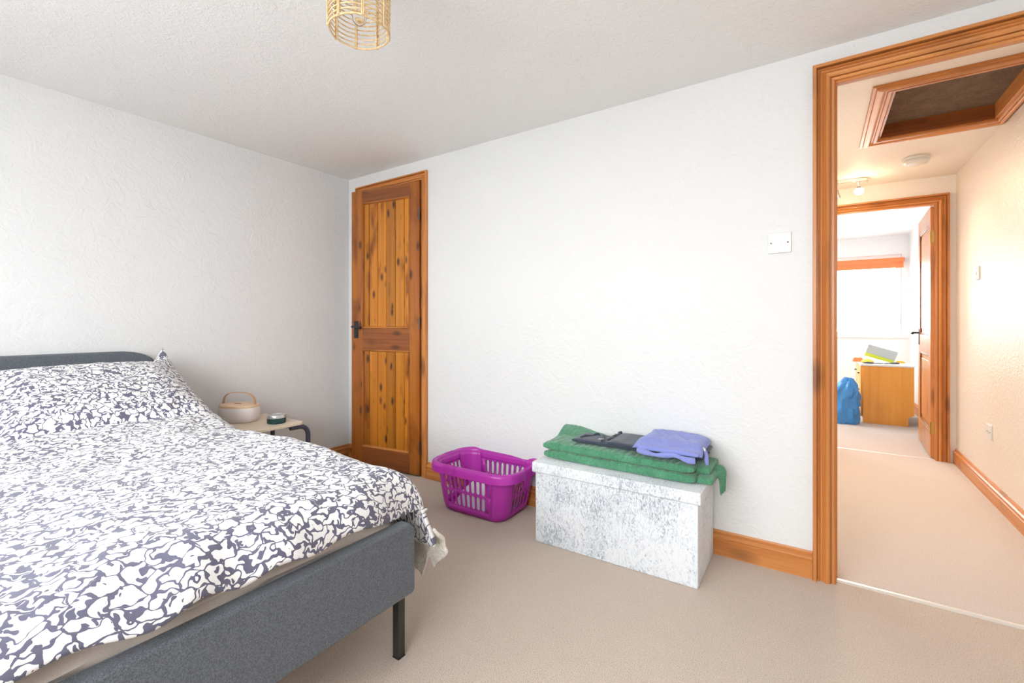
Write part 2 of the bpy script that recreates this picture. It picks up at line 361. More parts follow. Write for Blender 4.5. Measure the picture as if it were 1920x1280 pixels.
# bedroom
def wall_open(name, axis, c0, c1, a0, a1, openings, mat, z1=H):
    """wall slab between c0..c1 on its thickness axis, a0..a1 along it, with openings (b0,b1,z0,z1)"""
    mb = MB(); cur = a0
    def bx(p0, p1, q0, q1):
        if p1-p0 < 1e-6 or q1-q0 < 1e-6: return
        if axis == 'x': mb.box(p0, p1, c0, c1, q0, q1)
        else: mb.box(c0, c1, p0, p1, q0, q1)
    for b0, b1, z0, z2 in sorted(openings):
        bx(cur, b0, 0, z1); bx(b0, b1, 0, z0); bx(b0, b1, z2, z1); cur = b1
    bx(cur, a1, 0, z1)
    return S(mb.build(name, mat, smooth=False))
wall_open('wall_back', 'x', 0, T, -T, XR, [(.14, .812, 0, 2.045), (3.10, 3.885, 0, 2.085)], M['wall'])
wall_open('wall_left', 'y', -T, 0, YF-T, 0, [], M['wall'])
wall_open('wall_right', 'y', XR, XR+T, YF-T, T, [], M['wall'])
wall_open('wall_front', 'x', YF-T, YF, 0, XR, [(.8, 3.4, .85, 2.05)], M['wall'])
S(MB().box(-T, XR+T, YF-T, .05, H, H+.1).build('ceiling', M['ceiling'], smooth=False))
S(MB().box(-T, XR+T, YF-T, .035, -.1, 0).build('floor', M['carpet'], smooth=False))
# cupboard behind the small door
mb = MB(); mb.box(.0, .02, T, .75, 0, H); mb.box(.98, 1.0, T, .75, 0, H); mb.box(0, 1.0, .75, .77, 0, H); mb.box(0, 1, .05, .77, H, H+.02)
S(mb.build('wall_cupboard', M['wall'], smooth=False))
S(MB().box(0, 1.0, .035, .77, -.1, 0).build('floor', M['carpet'], smooth=False))
# hall
HX0, HX1, HY = 2.3, 3.915, 2.455
wall_open('wall_hall_right', 'y', HX1, HX1+.08, T, HY+T, [], M['hallwall'])
wall_open('wall_hall_left', 'y', HX0-T, HX0, T, HY+T, [(.78, 1.22, 1.05, 1.95)], M['hallwall'])
wall_open('wall_hall_end', 'x', HY, HY+T, HX0, HX1, [(3.025, 3.81, 0, 1.975)], M['hallceil'])
HA, HB, HC, HD = 3.355, 3.868, .575, 1.29         # hatch opening
mb = MB(); mb.box(HX0, HA, .05, HY+T, H, H+.1); mb.box(HB, HX1+.08, .05, HY+T, H, H+.1); mb.box(HA, HB, .05, HC, H, H+.1); mb.box(HA, HB, HD, HY+T, H, H+.1)
S(mb.build('ceiling', M['hallceil'], smooth=False))
S(MB().box(HX0-T, XR, .035, HY+.02, -.1, 0).build('floor', M['hallcarpet'], smooth=False))
# far room
FX0, FX1 = 1.9, 4.005
wall_open('wall_far', 'x', FY, FY+T, FX0-T, FX1+T, [(2.43, 3.93, .885, 1.93)], M['farwall'])
wall_open('wall_far_right', 'y', FX1, FX1+T, HY+T, FY, [], M['farwall'])
wall_open('wall_far_left', 'y', FX0-T, FX0, HY+T, FY, [(3.5, 4.6, .8, 1.98)], M['farwall'])
S(MB().box(FX0, HX0, HY, HY+T, 0, H).box(HX1, FX1, HY+.04, HY+T, 0, H).build('wall_far_near', M['farwall'], smooth=False))
S(MB().box(FX0-T, FX1+T, HY+T, FY+T, H, H+.1).build('ceiling', M['farwall'], smooth=False))
S(MB().box(FX0-T, FX1+T, HY+.02, FY+T, -.1, 0).build('floor', M['hallcarpet'], smooth=False))
tag(MB().box(-40, 40, -40, 40, -2.95, -2.9).build('ground', M['ground'], smooth=False), kind='structure')

# sweeps: architraves
ARCH = [(0,.0),(0,.010),(.003,.0135),(.011,.0135),(.0115,.004),(.0155,.004),(.016,.015),(.022,.022),(.028,.0245),(.034,.019),(.040,.0095),(.044,.0065),(.0485,.007),(.051,.015),(.054,.019),(.0565,.017),(.057,.006),(.061,.006),(.0615,.026),(.063,.028),(.073,.028),(.075,.025),(.075,0)]
def sweep_seg(prof, p0, p1, out, nrm, m0, m1, mat, name, parent):
    """profile (w outward, d along normal) swept p0->p1, ends mitred by m0/m1 (shift along the path per unit w)"""
    p0, p1, out, nrm = map(Vector, (p0, p1, out, nrm)); t = (p1-p0).normalized(); n = len(prof)
    vs = [p0+out*w+nrm*d-t*(w*m0) for w, d in prof]+[p1+out*w+nrm*d+t*(w*m1) for w, d in prof]
    fs = [(i, i+1, i+1+n, i+n) for i in range(n-1)]+[tuple(range(n)), tuple(range(2*n-1, n-1, -1))]
    return MB().add(vs, fs).build(name, mat, parent, ang=28)
def architrave(parent, x0, x1, zt, y, side, sc=1.0, matz=None, matx=None, legs=(1, 1), bottom=0):
    pr = [(w*sc, d*min(1, sc*1.1)) for w, d in ARCH]; nr = (0, side, 0)
    if legs[0]: sweep_seg(pr, (x0, y, bottom), (x0, y, zt), (-1,0,0), nr, 0, 1, matz, 'architrave', parent)
    if legs[1]: sweep_seg(pr, (x1, y, bottom), (x1, y, zt), (1,0,0), nr, 0, 1, matz, 'architrave', parent)
    sweep_seg(pr, (x0, y, zt), (x1, y, zt), (0,0,1), nr, 1, 1, matx, 'architrave', parent)
# main doorway
f1 = struct('trim_1')
architrave(f1, 3.112, 3.873, 2.027, -.0005, -1, 1.0, M['pine_z'], M['pine_x'])
mb = MB(); mb.box(3.10, 3.116, .0, .115, 0, 2.085); mb.box(3.116, 3.121, .052, .115, 0, 2.07)
mb.box(3.869, 3.885, .0, .115, 0, 2.085); mb.box(3.864, 3.869, .052, .115, 0, 2.07); mb.build('lining', M['pine_z'], f1, bevel=.001)
MB().box(3.116, 3.869, .0, .028, 2.0165, 2.085).box(3.116, 3.869, .028, .115, 2.072, 2.085).build('lining', M['pine_x'], f1, bevel=.001)
MB().box(3.1155, 3.1175, .012, .035, .985, 1.045).build('strike_plate', M['brass'], f1, bevel=.0005)
architrave(f1, 3.116, 3.869, 2.074, T+.0155, 1, .45, M['pine_z'], M['pine_x'], legs=(1, 1))
# small door frame
f2 = struct('trim_2')
architrave(f2, .157, .798, 2.035, -.0005, -1, .72, M['pine_z'], M['pine_x'])
MB().box(.14, .157, 0, .10, 0, 2.045).box(.157, .17, .05, .10, 0, 2.035).box(.798, .812, 0, .1, 0, 2.045).box(.785, .798, .05, .10, 0, 2.035).build('lining', M['pine_z'], f2, bevel=.001)
MB().box(.157, .798, 0, .10, 2.035, 2.045).build('lining', M['pine_x'], f2)
# hall end frame
f3 = struct('trim_3')
architrave(f3, 3.04, 3.799, 1.958, HY-.0005, -1, 1.04, M['pine_z'], M['pine_x'])
MB().box(3.025, 3.04, HY, HY+.03, 0, 1.97).box(3.797, 3.81, HY, HY+.03, 0, 1.97).build('lining', M['pine_z'], f3)
MB().box(3.04, 3.797, HY, HY+.03, 1.958, 1.975).build('lining', M['pine_x'], f3)
MB().box(3.025, 3.035, HY+.03, HY+T, 0, 1.97).box(3.812, 3.816, HY+.03, HY+T, 0, 1.97).build('jamb', M['pine_z'], f3)

# baseboards
BB = [(0,0),(.018,0),(.018,.066),(.0125,.069),(.0125,.073),(.017,.076),(.0195,.081),(.0185,.088),(.012,.093),(.0065,.094),(.0065,.103),(.003,.109),(0,.109)]
def baseboard(name, p0, p1, nrm, mat):
    p0, p1, nrm = map(Vector, (p0, p1, nrm)); n = len(BB)
    vs = [p0+nrm*d+Vector((0,0,z)) for d, z in BB]+[p1+nrm*d+Vector((0,0,z)) for d, z in BB]
    fs = [(i, (i+1) % n, (i+1) % n+n, i+n) for i in range(n)]+[tuple(range(n)), tuple(range(2*n-1, n-1, -1))]
    return S(MB().add(vs, fs).build(name, mat, ang=25))
baseboard('baseboard_back', (.853, 0, 0), (3.036, 0, 0), (0,-1,0), M['pine_x'])
baseboard('baseboard_back_corner', (.0, 0, 0), (.10, 0, 0), (0,-1,0), M['pine_x'])
baseboard('baseboard_left', (0, YF, 0), (0, 0, 0), (1,0,0), M['pine_y'])
baseboard('baseboard_hall', (HX1, .13, 0), (HX1, HY, 0), (-1,0,0), M['pine_y'])
baseboard('baseboard_far', (FX1, HY+T, 0), (FX1, FY, 0), (-1,0,0), M['pine_y'])
baseboard('baseboard_far_back', (FX0, FY, 0), (FX1, FY, 0), (0,-1,0), M['pine_x'])
# threshold strip
tag(MB().prism([(.018,0),(.024,.005),(.034,.0065),(.044,.005),(.05,0)], 'x', 3.117, 3.868).build('threshold_strip', M['strip']), 'thin pale metal carpet strip across the foot of the main doorway', 'strip')
tag(MB().prism([(HY+.012,0),(HY+.02,.004),(HY+.03,.004),(HY+.038,0)], 'x', 3.041, 3.796).build('threshold_strip', M['strip']), 'thin metal carpet strip under the doorway at the end of the hall', 'strip')

# windows
def window(name, axis, c, a0, a1, z0, z1, cols, sill_dir, handle=None):
    w = struct(name)
    def bx(mb, p0, p1, q0, q1, d0, d1):
        if axis == 'x': mb.box(p0, p1, min(d0, d1), max(d0, d1), q0, q1)
        else: mb.box(min(d0, d1), max(d0, d1), p0, p1, q0, q1)
    mb = MB(); f = .055
    bx(mb, a0, a1, z0, z0+f, c-.03, c+.03); bx(mb, a0, a1, z1-f, z1, c-.03, c+.03)
    xs = [a0+(a1-a0)*k/cols for k in range(cols+1)]
    for k, x in enumerate(xs):
        lo = x if k == 0 else x-f/2; hi = x if k == cols else x+f/2
        if k == 0: hi = x+f
        if k == cols: lo = x-f
        bx(mb, lo, hi, z0+f, z1-f, c-.03, c+.03)
    mb.build('window_frame', M['white_gloss'], w, bevel=.004)
    for k in range(cols):
        g = MB(); bx(g, xs[k]+.03, xs[k+1]-.03, z0+f*.8, z1-f*.8, c-.003, c+.003); g.build('pane', M['glass'], w, smooth=False)
    s = MB(); d = sill_dir
    bx(s, a0-.03, a1+.03 if name != 'window_1' else a1+.02, z0-.022, z0-.001, c+d*.03, c+d*.085); s.build('window_sill', M['white_gloss'], w, bevel=.004)
    if handle:
        hm = MB(); hm.box(handle[0]-.012, handle[0]+.012, c-.045, c-.03, handle[1]-.035, handle[1]+.035); hm.box(handle[0]-.008, handle[0]+.008, c-.06, c-.045, handle[1]-.01, handle[1]+.09)
        hm.build('window_handle', M['white_plastic'], w, bevel=.002)
    return w
window('window_1', 'x', FY+.05, 2.43, 3.93, .885, 1.93, 2, -1, (3.895, 1.07))
window('window_2', 'x', YF-.05, .8, 3.4, .85, 2.05, 3, 1)
window('added_window_hall', 'y', HX0-.05, .78, 1.22, 1.05, 1.95, 1, 1)  # unseen window added as daylight fill for the hall
window('added_window_far', 'y', FX0-.05, 3.5, 4.6, .8, 1.98, 2, 1)  # extra out-of-sight side window, added to brighten the far room

# ---------------- cupboard door (door_1), slightly ajar
LW, LT, LZ0, LZ1 = .622, .036, .012, 2.022
d1 = struct('door_1', (.793, -.006, 0), R(7.6))     # local: leaf runs to -x, face at y<0
def leaf_bx(mb, s0, s1, z0, z1, y0, y1): mb.box(-s1, -s0, y0, y1, z0, z1)
YFc = -.022   # front face in local y
st = MB(); leaf_bx(st, 0, .082, LZ0, LZ1, YFc, YFc+LT); leaf_bx(st, .520, LW, LZ0, LZ1, YFc, YFc+LT); st.build('stile', M['door_z'], d1, bevel=.0015)
rl = MB(); leaf_bx(rl, .082, .520, 1.932, LZ1, YFc, YFc+LT); leaf_bx(rl, .082, .520, .860, 1.014, YFc, YFc+LT); leaf_bx(rl, .082, .520, LZ0, .150, YFc, YFc+LT); rl.build('rail', M['door_x'], d1, bevel=.0015)
def board_panel(z0, z1):
    mb = MB(); pts = []; s = .082; k = 0; x = .082
    edges = [.082, .138, .2185, .300, .380, .460, .520]
    poly = []
    yf = YFc+.013
    for i in range(len(edges)-1):
        a, b = edges[i], edges[i+1]; g = .005
        poly += [(-(a+ (g if i else 0)), yf), (-(b-(g if i < len(edges)-2 else 0)), yf)]
        if i < len(edges)-2: poly += [(-b+.0025, yf+.007), (-b-.0025, yf+.007)]
    poly = poly + [(-.520, yf+.016), (-.082, yf+.016)]
    mb.prism(poly, 'z', z0, z1); return mb.build('board_panel', M['boards'], d1, smooth=False)
board_panel(1.014, 1.932); board_panel(.150, .860)
def bead(z0, z1):
    prof = [(0,0),(0,-.012),(.004,-.016),(.009,-.012),(.013,-.003),(.014,0)]
    yb = YFc+.013
    a, b = -.520, -.082
    def seg(p0, p1, inn, mat):
        p0, p1, inn = map(Vector, (p0, p1, inn)); t = (p1-p0).normalized(); n = len(prof)
        vs = [p0+inn*w+Vector((0, d, 0))+t*w for w, d in prof]+[p1+inn*w+Vector((0, d, 0))-t*w for w, d in prof]
        fs = [(i, (i+1) % n, (i+1) % n+n, i+n) for i in range(n)]+[tuple(range(n)), tuple(range(2*n-1, n-1, -1))]
        return MB().add(vs, fs), mat
    for (p0, p1, inn, mat) in (((a,yb,z0),(a,yb,z1),(1,0,0),'door_z'),((b,yb,z0),(b,yb,z1),(-1,0,0),'door_z'),((a,yb,z1),(b,yb,z1),(0,0,-1),'door_x'),((a,yb,z0),(b,yb,z0),(0,0,1),'door_x')):
        m_, mt = seg(p0, p1, inn, mat); m_.build('bead', M[mt if mt == 'door_z' else 'pine_x'], d1, ang=50)
bead(1.014, 1.932); bead(.150, .860)
def lever(parent, x, y, z, ds, dn, plate_h=.13, col='black', up=.062):
    """plate on a face at y with outward normal dn(+-1); lever to +x*ds"""
    h = bpy.data.objects.new('door_handle', None); COL.objects.link(h); h.parent = parent
    MB().box(x-.021, x+.021, min(y, y+dn*.005), max(y, y+dn*.005), z-plate_h+up, z+up).build('backplate', M[col], h, bevel=.002)
    pts = [(x, y+dn*.004, z+.02), (x, y+dn*.045, z+.02), (x+ds*.01, y+dn*.054, z+.02), (x+ds*.035, y+dn*.056, z+.021), (x+ds*.07, y+dn*.055, z+.018), (x+ds*.092, y+dn*.052, z+.012)]
    MB().tube(pts, [.009,.008,.008,.0085,.0085,.011], 10).build('lever', M[col], h)
    MB().tube([(x, y, z-.035), (x, y+dn*.009, z-.035)], .009, 12).build('keyhole_cover', M[col], h)
    return h
lever(d1, -.574, YFc, 1.005, 1, -1, .127)
for zz in (.2, 1.05, 1.8):
    MB().tube([(.004, YFc-.004, zz-.04), (.004, YFc-.004, zz+.04)], .005, 10).build('hinge', M['screw'], d1)

# ---------------- door at the end of the hall (door_2), wide open into the far room
ang2 = math.atan2(.030, .70)
d2 = struct('door_2', (3.776, HY+.035, 0), 0); d2.rotation_euler = (0, 0, -ang2)   # local: leaf runs +y; face to -x at x=0
DW, DH0, DH1, DT = .745, .012, 1.955, .033
def b2(mb, s0, s1, z0, z1, x0=0, x1=DT): mb.box(x0, x1, s0, s1, z0, z1)
mb = MB(); b2(mb, 0, .10, DH0, DH1); b2(mb, DW-.10, DW, DH0, DH1); mb.build('stile', M['pine_z'], d2, bevel=.002)
mb = MB(); b2(mb, .10, DW-.10, 1.83, DH1); b2(mb, .10, DW-.10, .80, .955); b2(mb, .10, DW-.10, DH0, .21); mb.build('rail', M['pink_pine'], d2, bevel=.002)
for z0, z1 in ((.955, 1.83), (.21, .80)):
    mb = MB(); b2(mb, .10, DW-.10, z0, z1, .012, DT-.012); b2(mb, .15, DW-.15, z0+.05, z1-.05, .006, .013); mb.build('panel', M['pine_z'], d2, bevel=.004)
    mb = MB(); b2(mb, .10, .113, z0, z1, .002, .012); b2(mb, DW-.113, DW-.10, z0, z1, .002, .012); b2(mb, .113, DW-.113, z0, z0+.013, .002, .012); b2(mb, .113, DW-.113, z1-.013, z1, .002, .012); mb.build('bead', M['door_x'], d2, bevel=.003)
h2 = bpy.data.objects.new('door_handle', None); COL.objects.link(h2); h2.parent = d2
y2 = DW-.055
MB().box(-.005, 0, y2-.02, y2+.02, .86, 1.0).build('backplate', M['black'], h2, bevel=.0015)
MB().tube([(0, y2, .965), (-.045, y2, .965), (-.055, y2-.01, .965), (-.056, y2-.05, .966), (-.053, y2-.10, .962)], [.009,.009,.009,.009,.011], 10).build('lever', M['black'], h2)
for zz in (.24, 1.72):
    MB().box(.003, .027, -.0025, .001, zz-.045, zz+.045).tube([(.0, -.004, zz-.045), (.0, -.004, zz+.045)], .005, 8).build('hinge', M['brass'], d2)
    # knuckle beside the frame

# ---------------- loft hatch in the hall ceiling
lh = thing('loft_hatch', 'pine-framed loft hatch with dark brown board in the hall ceiling', 'loft hatch')
hp = [(0,0),(0,-.012),(.006,-.018),(.020,-.018),(.024,-.012),(.030,-.012),(.040,-.020),(.055,-.022),(.066,-.018),(.070,-.010),(.082,-.010),(.084,0)]
def hseg(p0, p1, out, m0, m1, mat, ws=1):
    p0, p1, out = map(Vector, (p0, p1, out)); t = (p1-p0).normalized(); n = len(hp)
    vs = [p0+out*(w*ws)+Vector((0,0,d))-t*(w*m0) for w, d in hp]+[p1+out*(w*ws)+Vector((0,0,d))+t*(w*m1) for w, d in hp]
    fs = [(i, (i+1) % n, (i+1) % n+n, i+n) for i in range(n)]+[tuple(range(n)), tuple(range(2*n-1, n-1, -1))]
    MB().add(vs, fs).build('moulding', mat, lh, ang=30)
r_ = .045/.084
hseg((HA,HC,H), (HA,HD,H), (-1,0,0), 1, 1.2, M['pine_y']); hseg((HB,HC,H), (HB,HD,H), (1,0,0), 1, 1.2, M['pine_y'], r_)
hseg((HA,HC,H), (HB,HC,H), (0,-1,0), 1, r_, M['pine_x']); hseg((HA,HD,H), (HB,HD,H), (0,1,0), 1, r_, M['pine_x'], 1.2)
for q in (HD-.012, HC): MB().box(HA, HB, q, q+.012, H-.003, H+.10).build('lining', M['door_x'], lh)
for q in (HA, HB-.012): MB().box(q, q+.012, HC+.012, HD-.012, H-.003, H+.10).build('lining', M['pine_y'], lh)
MB().box(HA, HB, HC, HD, H+.075, H+.10).build('hatch_panel', M['hatch'], lh)

# ---------------- smoke detector
sd = thing('smoke_detector', 'round white smoke alarm on the hall ceiling between hatch and spotlight', 'smoke alarm', (3.605, 1.83, H))
MB().lathe([(0,-.001),(.072,-.001),(.074,-.006),(.074,-.018),(.070,-.020),(0,-.020)], n=40).build('base', M['white_plastic'], sd)
MB().lathe([(0,-.020),(.064,-.020),(.064,-.024),(.068,-.026),(.068,-.036),(.060,-.045),(.035,-.049),(.02,-.052),(0,-.052)], n=40).build('cover', M['white_plastic'], sd)

# ---------------- hall spotlight
sp = thing('ceiling_spotlight', 'ceiling spotlight bar with a lit spot above the far door', 'ceiling light', (3.22, 2.20, H))
pl = []
for k in range(40):
    a = 2*pi*k/40; pl.append((.155*math.copysign(abs(cos(a))**.7, cos(a)), .055*math.copysign(abs(sin(a))**.8, sin(a))))
MB().prism(pl, 'z', -.028, -.001).build('mounting_plate', M['chrome'], sp, bevel=.003)
def spot_head(x, tilt, lit):
    h = bpy.data.objects.new('spot_head', None); COL.objects.link(h); h.parent = sp; h.location = (x, 0, -.028)
    MB().tube([(0,0,0), (0,0,-.02), (0,-.006,-.045)], .005, 8).build('arm', M['chrome'], h)
    Mx = Matrix.Rotation(tilt, 3, 'X')
    b = MB().lathe([(0,0),(.012,0),(.017,-.008),(.020,-.030),(.029,-.052),(.030,-.058),(.026,-.057),(.018,-.04)], (0,-.006,-.040), 24, M=Mx).build('reflector', M['chrome'], h)
    MB().lathe([(0,-.050),(.012,-.052),(.0235,-.052),(.024,-.044)], (0,-.006,-.040), 24, M=Mx).build('bulb', M['bulb_on'] if lit else M['white_plastic'], h)
spot_head(.095, R(-50), True); spot_head(-.045, R(35), True); spot_head(-.13, R(-20), True)
for k, (x, tgt) in enumerate(((.095, (3.45, 1.0, .0)), (-.045, (3.1, .9, .0)), (-.13, (2.5, 1.3, .6)))):
    l = bpy.data.lights.new('spot_beam', 'SPOT'); l.energy = 24; l.color = (1, .74, .48); l.spot_size = R(150); l.spot_blend = 1; l.shadow_soft_size = .025
    o = bpy.data.objects.new('spot_beam', l); COL.objects.link(o); o.location = (3.22+x, 2.18, H-.13)
    o.rotation_euler = (Vector(tgt)-o.location).to_track_quat('-Z', 'Y').to_euler()

l = bpy.data.lights.new('bulb_glow', 'POINT'); l.energy = 2.2; l.color = (1, .78, .55); l.shadow_soft_size = .02
o = bpy.data.objects.new('bulb_glow', l); COL.objects.link(o); o.location = (3.315, 2.12, H-.17)
# ---------------- switches and sockets
def plate(name, label, cat, loc, rz, w, hh, kind):
    t = thing(name, label, cat, loc, rz)     # local: faces -y
    MB().box(-w/2, w/2, -.009, 0, -hh/2, hh/2).build('faceplate', M['white_plastic'], t, bevel=.0022)
    MB().box(-.0095, .0095, -.0108, -.009, -.0165, .0165).build('rocker_surround', M['white_plastic'], t, bevel=.0004)
    Mx = Matrix.Rotation(R(7), 3, 'X')
    r = MB().box(-.0065, .0065, -.0135, -.0105, -.0125, .0125)
    r.v = [tuple(Mx @ Vector(v)+Vector((0, .0015 if 0 else 0, 0))) for v in r.v]; r.build('rocker', M['white_plastic'], t, bevel=.0006)
    for s in ((-1, 1) if kind != 'v' else ()):
        MB().tube([(s*(w/2-.012), -.0092, 0), (s*(w/2-.012), -.0105, 0)], .0036, 12).build('screw', M['screw'], t)
    if kind == 'v':
        for s in (-1, 1): MB().tube([(0, -.0092, s*(hh/2-.012)), (0, -.0105, s*(hh/2-.012))], .0036, 12).build('screw', M['screw'], t)
    return t
plate('light_switch', 'white single light switch on the bedroom wall left of the main doorway', 'light switch', (2.918, 0, 1.393), 0, .086, .086, 'h')
plate('light_switch', 'white light switch high on the cream hall wall', 'light switch', (HX1, 1.878, 1.375), R(-90), .086, .086, 'v')
plate('wall_socket', 'white fused outlet low on the hall wall above the baseboard', 'socket', (HX1, 1.628, .397), R(-90), .086, .086, 'h')

# ================================================================== BEDROOM THINGS
# ---------------- pendant lamp
LX, LY, LZ, LR = 1.911, -1.376, 1.925, .0855
pn = thing('pendant_lamp', 'open rattan drum pendant lampshade hanging from the bedroom ceiling', 'pendant lamp', (LX, LY, LZ), R(12))
hgt = .20
NR = 15
for k in range(NR):
    z = k*hgt/(NR-1); r = LR*(1+.012*sin(pi*k/(NR-1)))
    rad = .0032 if k in (0, NR-1) else .0021
    MB().tube([((r+(.001*sin(3*a)))*cos(a), r*sin(a), z+.0008*sin(5*a+k)) for a in [2*pi*q/48 for q in range(48)]], rad, 6, closed=True).build('hoop', M['rattan'], pn)
for k in range(8):
    a0 = 2*pi*k/8
    mb = MB()
    for da, rr in ((.0, .0036), (.05, .0036), (.025, -.0036)):
        a = a0+da
        mb.tube([((LR+rr)*cos(a), (LR+rr)*sin(a), -.003), ((LR*1.012+rr)*cos(a), (LR*1.012+rr)*sin(a), hgt/2), ((LR+rr)*cos(a), (LR+rr)*sin(a), hgt+.003)], .0018, 6)
    mb.build('upright', M['rattan'], pn)
mb = MB()
for k in range(3):
    a = 2*pi*k/3; mb.tube([(.02*cos(a), .02*sin(a), hgt-.004), (LR*cos(a), LR*sin(a), hgt-.001)], .002, 6)
mb.build('spider', M['cord'], pn)
MB().lathe([(0,.20),(.019,.20),(.021,.19),(.021,.150),(.017,.145),(0,.145)], n=24).build('lamp_holder', M['cord'], pn)
def clear():
    m, n, b = newmat('clear_bulb_glass'); b.inputs['Base Color'].default_value = (.95, .93, .88, 1); b.inputs['Roughness'].default_value = .03; b.inputs['Transmission Weight'].default_value = 1; b.inputs['IOR'].default_value = 1.1
    return m
MB().lathe([(.0,.020),(.009,.022),(.017,.030),(.021,.044),(.020,.06),(.015,.09),(.013,.12),(.013,.145)], n=24).build('bulb', clear(), pn)
MB().tube([(-.006,0,.115),(-.007,0,.055),(.0,0,.05),(.007,0,.055),(.006,0,.115)], .0006, 6).build('filament', M['brass'], pn)
top_z = H-LZ
MB().tube([(0,0,.20), (0,0,top_z-.01)], .003, 8).build('cord', M['cord'], pn)
MB().lathe([(0,top_z-.001),(.04,top_z-.001),(.038,top_z-.015),(.008,top_z-.022),(0,top_z-.022)], n=28).build('ceiling_rose', M['cord'], pn)

# ---------------- bed
BX0, BX1, BYN, BYS = .03, 2.032, -1.262, -2.77
bed = thing('bed', 'double bed frame upholstered in slate grey fabric, against the left wall', 'bed')
def rounded_poly(y0, y1, z0, z1, ry, rz, rb=.012, n=8):
    p = []
    for k in range(n+1):
        a = pi/2*k/n; p.append((y1-ry+ry*sin(a), z1-rz+rz*cos(a)))
    for k in range(3):
        a = pi/2*k/2; p.append((y1-rb+rb*cos(a), z0+rb-rb*sin(a)))
    for k in range(3):
        a = pi/2*k/2; p.append((y0+rb-rb*sin(a), z0+rb-rb*cos(a)))
    for k in range(n+1):
        a = pi/2*k/n; p.append((y0+ry-ry*cos(a), z1-rz+rz*sin(a)))
    return p
MB().prism(rounded_poly(BYS, BYN, .228, .446, .035, .035), 'x', BX1-.045, BX1).build('foot_panel', M['bedfab'], bed, bevel=.009, seg=3)
MB().prism(rounded_poly(BYS, BYN-.022, .228, .905, .15, .075), 'x', BX0, BX0+.055).build('headboard', M['bedfab'], bed, bevel=.014, seg=3)
for y in (BYN-.035, BYS): MB().box(BX0+.056, BX1-.046, y, y+.035, .228, .40).build('side_rail', M['bedfab'], bed, bevel=.008)
MB().box(BX0+.056, BX1-.046, BYS+.036, BYN-.036, .235, .26).build('slat_base', M['plate'], bed)
for x, y in ((1.957, -1.262), (1.957, BYS+.04), (.10, -1.285), (.10, BYS+.04)):
    mb = MB()
    mb.box(x-.014, x+.014, y-.014, y+.014, .004, .2345); mb.box(x-.028, x+.028, min(y-.0, y)-.02, y+.014, .2275, .2345)
    l = mb.build('leg', M['bedleg'], bed, bevel=.003); MB().box(x-.014, x+.014, y-.014, y+.014, 0, .004).build('foot_cap', M['black'], l)
MB().box(BX1-.0005, BX1+.0008, -2.012, -2.009, .235, .43).build('seam', M['black'], bed)

# ---------------- mattress with fitted sheet
def mat_fn(u, v):
    # closed-ish superellipsoid box
    pass
MX0, MX1, MY0, MY1, MZ0, MZ1 = .09, 1.984, BYS+.04, BYN-.04, .262, .548
def mattress():
    mb = MB(); nu, nv = 150, 60
    cx_, cy_ = (MX0+MX1)/2, (MY0+MY1)/2; hx, hy = (MX1-MX0)/2, (MY1-MY0)/2
    rings = [(0, 0, 1), (.5, 0, 1), (.9, 0, 1)]
    r = .055; prof = []   # (inset, z)
    for k in range(9):
        a = pi/2*k/8; prof.append((r-r*sin(a), MZ1-r+r*cos(a)))
    for k in range(1, 14): prof.append((0, MZ1-r-(MZ1-r-MZ0)*k/13))
    per = []
    cr = .05
    def pt_(ins, t):   # rounded rect perimeter
        w, h, c = hx-ins, hy-ins, max(.005, cr-ins*.5)
        segs = [2*(h-c), c*pi/2, 2*(w-c), c*pi/2]*2; L = sum(segs); s = t*L; k = 0
        while k < 7 and s > segs[k]: s -= segs[k]; k += 1
        if k == 0: return (w, -h+c+s)
        if k == 1: a = s/c; return (w-c+c*cos(a), h-c+c*sin(a))
        if k == 2: return (w-c-s, h)
        if k == 3: a = s/c+pi/2; return (-w+c+c*cos(a), h-c+c*sin(a))
        if k == 4: return (-w, h-c-s)
        if k == 5: a = s/c+pi; return (-w+c+c*cos(a), -h+c+c*sin(a))
        if k == 6: return (-w+c+s, -h)
        a = s/c+1.5*pi; return (w-c+c*cos(a), -h+c+c*sin(a))
    n = 360; m = len(prof)
    vs = []; fs = []
    for j, (ins, z) in enumerate(prof):
        for i in range(n):
            x, y = pt_(ins, i/n)
            # long slanting wrinkles pulled along the foot
            if x > hx-.12:
                q = (y+hy); wv = sin((z*170+q*15)+2*sin(q*2.2))*.013*smooth(.40, .45, z)*smooth(MZ1+.01, MZ1-.03, z)
                x += wv+.004*smooth(.42, .47, z)
            vs.append((cx_+x, cy_+y, z+.002*nz(x, y, z, 12)))
    for j in range(m-1):
        for i in range(n): fs.append((j*n+i, j*n+(i+1) % n, (j+1)*n+(i+1) % n, (j+1)*n+i))
    fs.append(tuple(range(n))); fs.append(tuple((m-1)*n+i for i in range(n))[::-1])
    mb.add(vs, fs)
    return mb.build('mattress', M['sheet'], ang=60)
tag(mattress(), 'mattress in a creased beige fitted sheet showing between duvet and grey bed end', 'mattress')

